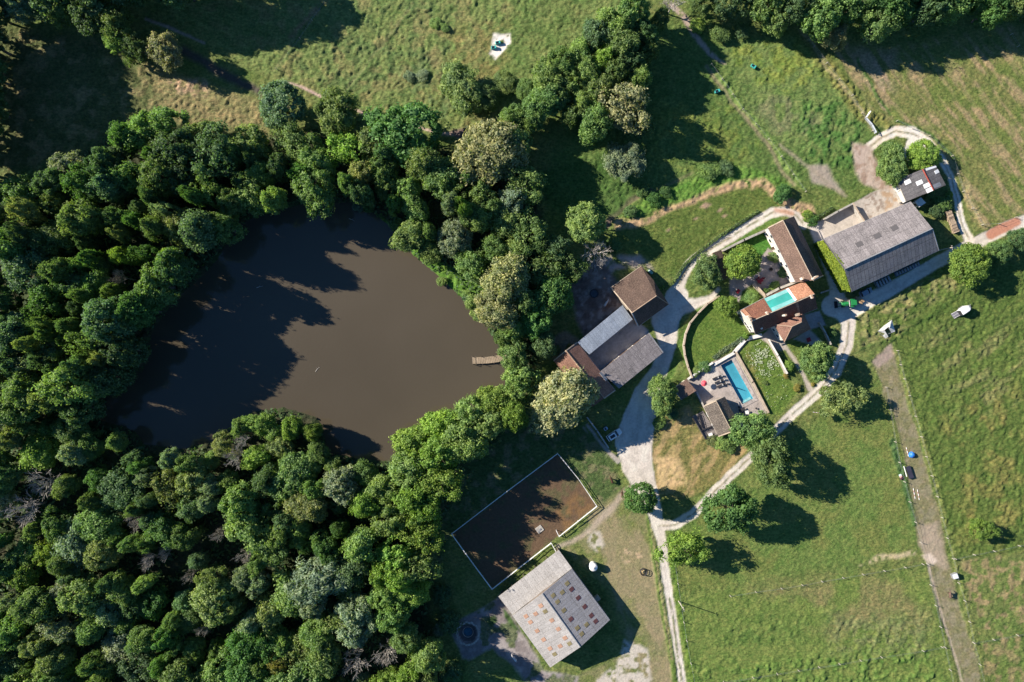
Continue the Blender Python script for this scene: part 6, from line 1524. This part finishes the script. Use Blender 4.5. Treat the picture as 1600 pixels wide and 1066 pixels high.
for x, y, m in ((1418,730,RAILW),(1420,735,mat('yellow_cone', (.65, .5, .08), bump=0)),(1422,740,mat('orange_cone', (.7, .15, .03), bump=0))):
    g = G(x, y); c = empty('marker_cone', g, {'white_rail': 'white cone at the top corner of the dark jump panel', 'yellow_cone': 'yellow cone between two others beside the dark jump panel', 'orange_cone': 'orange cone beside the dark jump panel'}[m.name], 'cone')
    b = MB(); b.lathe(g, [(.18,.04),(.05,.6)], 10); b.build('cone', m, c); b = MB(); b.box(g + Vector((0, 0, .02)), (.42, .42, .04)); b.build('foot', m, c)
def ground_pole(a, c, label, m=RAILW):
    A, Bq = G(*a), G(*c); z = max(A.z, Bq.z) + .1; rt = empty('ground_pole', (A.x, A.y, z), label, 'pole'); A.z = z; Bq.z = z; L = (Bq - A).length
    b = MB()
    for k in range(5):
        if k % 2 == 0: b.tube(A.lerp(Bq, k / 5), A.lerp(Bq, (k + 1) / 5), .07, n=8)
    b.build('white_band', RAILW, rt); b = MB()
    for k in (1, 3): b.tube(A.lerp(Bq, k / 5), A.lerp(Bq, (k + 1) / 5), .072, n=8)
    b.build('red_band', mat('faded_red', (.5, .3, .28), bump=0), rt)
ground_pole((1426.5,763),(1429.5,779),'white ground pole on the lane, left of a pair'); ground_pole((1433,765),(1436,781),'white ground pole on the lane, right of a pair')
ground_pole((1415.5,699),(1419,713),'white pole lying beside the blue dome tent'); ground_pole((1270,644),(1281,645.5),'pale pole lying in the grass near the yellow flowering tree')
rt = thing('rug_pile', 1406, 745, 'heap of white, pink and dark rugs hung at the lane fence', 'rugs'); g = G(1406, 745)
for dx, dy, m, z in ((-.1,.5,mat('pale_cyan_cloth', (.6, .75, .78), bump=.1), .2),(0,.1,mat('pink_cloth', (.55, .32, .28), bump=.1), .3),(.2,-.45,mat('maroon_cloth', (.1, .04, .06), bump=.1), .2)):
    b = MB(); b.box(g + Vector((dx, dy, z)), (.7, .5, .35), rz=.5 + dx); b.build('rug', m, rt, bevel=.1, seg=3)
# wood stack
rt = thing('log_stack', 1486, 348, 'long stack of pale logs on the shaded grass by the gravel track', 'wood pile'); a, c = P(1479, 331), P(1492, 364); u = (c - a).normalized(); s_ = Vector((-u.y, u.x, 0)); b = MB(); b2 = MB(); L = (c - a).length; k = 0
while k * .3 < L:
    for r_ in range(4):
        p = a + u * (k * .3 + .15 * (r_ % 2)) + Vector((0, 0, .16 + r_ * .27)); j = s_ * rnd.uniform(-.12, .12); (b if rnd.random() < .6 else b2).tube(p - s_ * .75 + j, p + s_ * .75 + j, rnd.uniform(.11, .16), n=7)
    k += 1
b.build('split_logs', mat('cut_wood', (.42, .33, .24), var=.35, scale=4), rt); b2.build('bark_logs', mat('log_bark', (.22, .17, .13), var=.4, scale=4), rt)
# terrace things
def lounger(px, py, rz, label):
    rt = empty('sun_lounger', P(px, py) + Vector((0, 0, .03)), label, 'sun lounger', 'sun loungers beside the pool', rz); CH = mat('charcoal_cushion', (.035, .037, .045), bump=.05); LG = mat('pale_frame', (.5, .5, .5), bump=0)
    b = MB(); b.box((-.3, 0, .33), (1.3, .62, .1)); b.build('seat', CH, rt, off=Z0, bevel=.03); b = MB(); b.beam((.33, 0, .35), (.95, 0, .72), .62, .1); b.build('backrest', CH, rt, off=Z0, bevel=.03)
    for x in (-.85, .7):
        for s_ in (-1, 1): b = MB(); b.box((x, s_ * .27, .14), (.06, .06, .3)); b.build('leg', LG, rt, off=Z0)
    b = MB(); b.box((.75, 0, .68), (.25, .45, .12)); b.build('pillow', LG, rt, off=Z0, bevel=.03)
for i, (x, y, w_) in enumerate(((1117.5,591,'first'),(1121,597,'second'),(1124.5,603,'third'))): lounger(x, y, math.radians(25), f'{w_} dark lounger from the house end, row away from the water')
for i, (x, y, w_) in enumerate(((1123.5,588.5,'first'),(1127,594.5,'second'),(1130.5,600.5,'third'))): lounger(x, y, math.radians(25), f'{w_} dark lounger from the house end, row next to the water')
def parasol(px, py, r, h, m, label, closed=False):
    rt = thing('parasol', px, py, label, 'parasol'); bo = base_of(rt) + Vector((0, 0, .03)); b = MB(); b.tube(bo, bo + Vector((0, 0, h)), .035, n=8); b.build('pole', GREYM, rt)
    b = MB(); b.lathe(bo, [(.3,0),(.3,.08),(.06,.14)], 12); b.build('base', DARK, rt); b = MB()
    if closed: b.tube(bo + Vector((0, 0, 1.0)), bo + Vector((0, 0, h)), .2, .06, 8)
    else: b.lathe(bo, [(r, h - .45), (r * .98, h - .4), (.05, h)], 8)
    b.build('canopy', m, rt)
PINK = mat('coral_fabric', (.72, .09, .12), var=.08, bump=0, rough=.6); parasol(1097.5,598.5,.9,2.2,PINK,'bright pink-red parasol on the pale part of the pool terrace')
parasol(1134,600,.25,2.6,DARK,'closed dark parasol at the pool edge', True)
def table(px, py, w_, d_, rz, label, m=DARK, chairs=4, cm=DARK):
    rt = thing('garden_table', px, py, label, 'table'); rt.rotation_euler.z = rz; b = MB(); b.box((0, 0, .72), (w_, d_, .05)); b.build('tabletop', m, rt, off=(0, 0, 0), bevel=.015)
    for x in (-1, 1):
        for y in (-1, 1): b = MB(); b.box((x * (w_ / 2 - .08), y * (d_ / 2 - .08), .36), (.06, .06, .7)); b.build('leg', m, rt, off=(0, 0, 0))
def chair(px, py, rz, label, m, group):
    rt = empty('garden_chair', P(px, py), label, 'chair', group, rz); b = MB(); b.box((0, 0, .44), (.5, .5, .07)); b.build('seat', m, rt, off=Z0, bevel=.02); b = MB(); b.box((-.25, 0, .72), (.06, .5, .5)); b.build('backrest', m, rt, off=Z0, bevel=.02)
    for x in (-1, 1):
        for y in (-1, 1): b = MB(); b.box((x * .2, y * .2, .2), (.045, .045, .42)); b.build('leg', m, rt, off=Z0)
REDF = mat('dark_red_furniture', (.26, .015, .03), var=.1, bump=0, rough=.5)
table(1186.5,439,1.7,1.0,.4,'dark red garden table in the middle of the courtyard', REDF)
for i, (x, y, a, w_) in enumerate(((1181.5,437,0,'left'),(1191.5,435,3.1,'right'),(1187.5,443,1.6,'lower'),(1184.5,434.5,-1.6,'upper'))): chair(x, y, a, f'dark red chair on the {w_} side of the red courtyard table', REDF, 'red courtyard chairs')
table(1152,455.5,1.2,.9,.9,'dark red low table at the shaded corner of the courtyard', REDF)
table(1158,640,1.8,.9,.5,'dark table in the shade beside the pool house'); table(1166,644,1.0,1.0,.2,'pale square table near the pool steps', WHITE)
for x, y, a, l in ((1154,636,.5,'dark chair left of the shaded pool house table'),(1160,645,2,'dark chair below the shaded pool house table'),(1181,638,1.1,'dark chair alone at the terrace corner')): chair(x, y, a, l, DARK, 'dark terrace chairs')
table(1109,678.5,1.2,.8,.3,'pale table on the wooden deck', WHITE)
table(1262,531,1.2,1.2,.4,'dark red table on the house garden paving', REDF)
rt = thing('parked_mower', 1015.5, 425, 'small green machine at the corner of the stone barn', 'mower'); rt.rotation_euler.z = -.7; rt.location.z = G(1015.5, 425).z + .02
b = MB(); loft(b, [(-.7, ring(.8,.3,.8)), (.1, ring(.85,.3,.7)), (.9, ring(.7,.3,.75))]); b.build('body', mat('mint_paint', (.25, .45, .34), bump=0), rt, off=Z0, bevel=.04)
b = MB(); b.box((-.3, 0, .9), (.45, .5, .25)); b.build('seat', WHITE, rt, off=Z0, bevel=.04)
for x in (-.5, .6):
    for s_ in (-1, 1): wheel(rt, (x, s_ * .45, .24), .24, .2)
rt = thing('storage_box', 1279.5, 388.5, 'white storage box against the ivy covered hangar gable', 'box'); bo = base_of(rt); b = MB(); b.box(bo + Vector((0, 0, .5)), (.9, 1.2, .9), rz=.5); b.build('bin', WHITE, rt, bevel=.04); b = MB(); b.box(bo + Vector((0, 0, 1.0)), (1.0, 1.3, .1), rz=.5); b.build('lid', GREYM, rt, bevel=.02)
rt = thing('planter', 1204, 421, 'dark round planter in the courtyard paving', 'planter'); bo = base_of(rt); b = MB(); b.lathe(bo, [(.4,.02),(.5,.5),(.44,.5),(.4,.4)], 14); b.build('pot', DARK, rt); b = MB(); b.lathe(bo, [(.38,.38),(.38,.42)], 12); b.build('soil', BLK, rt)
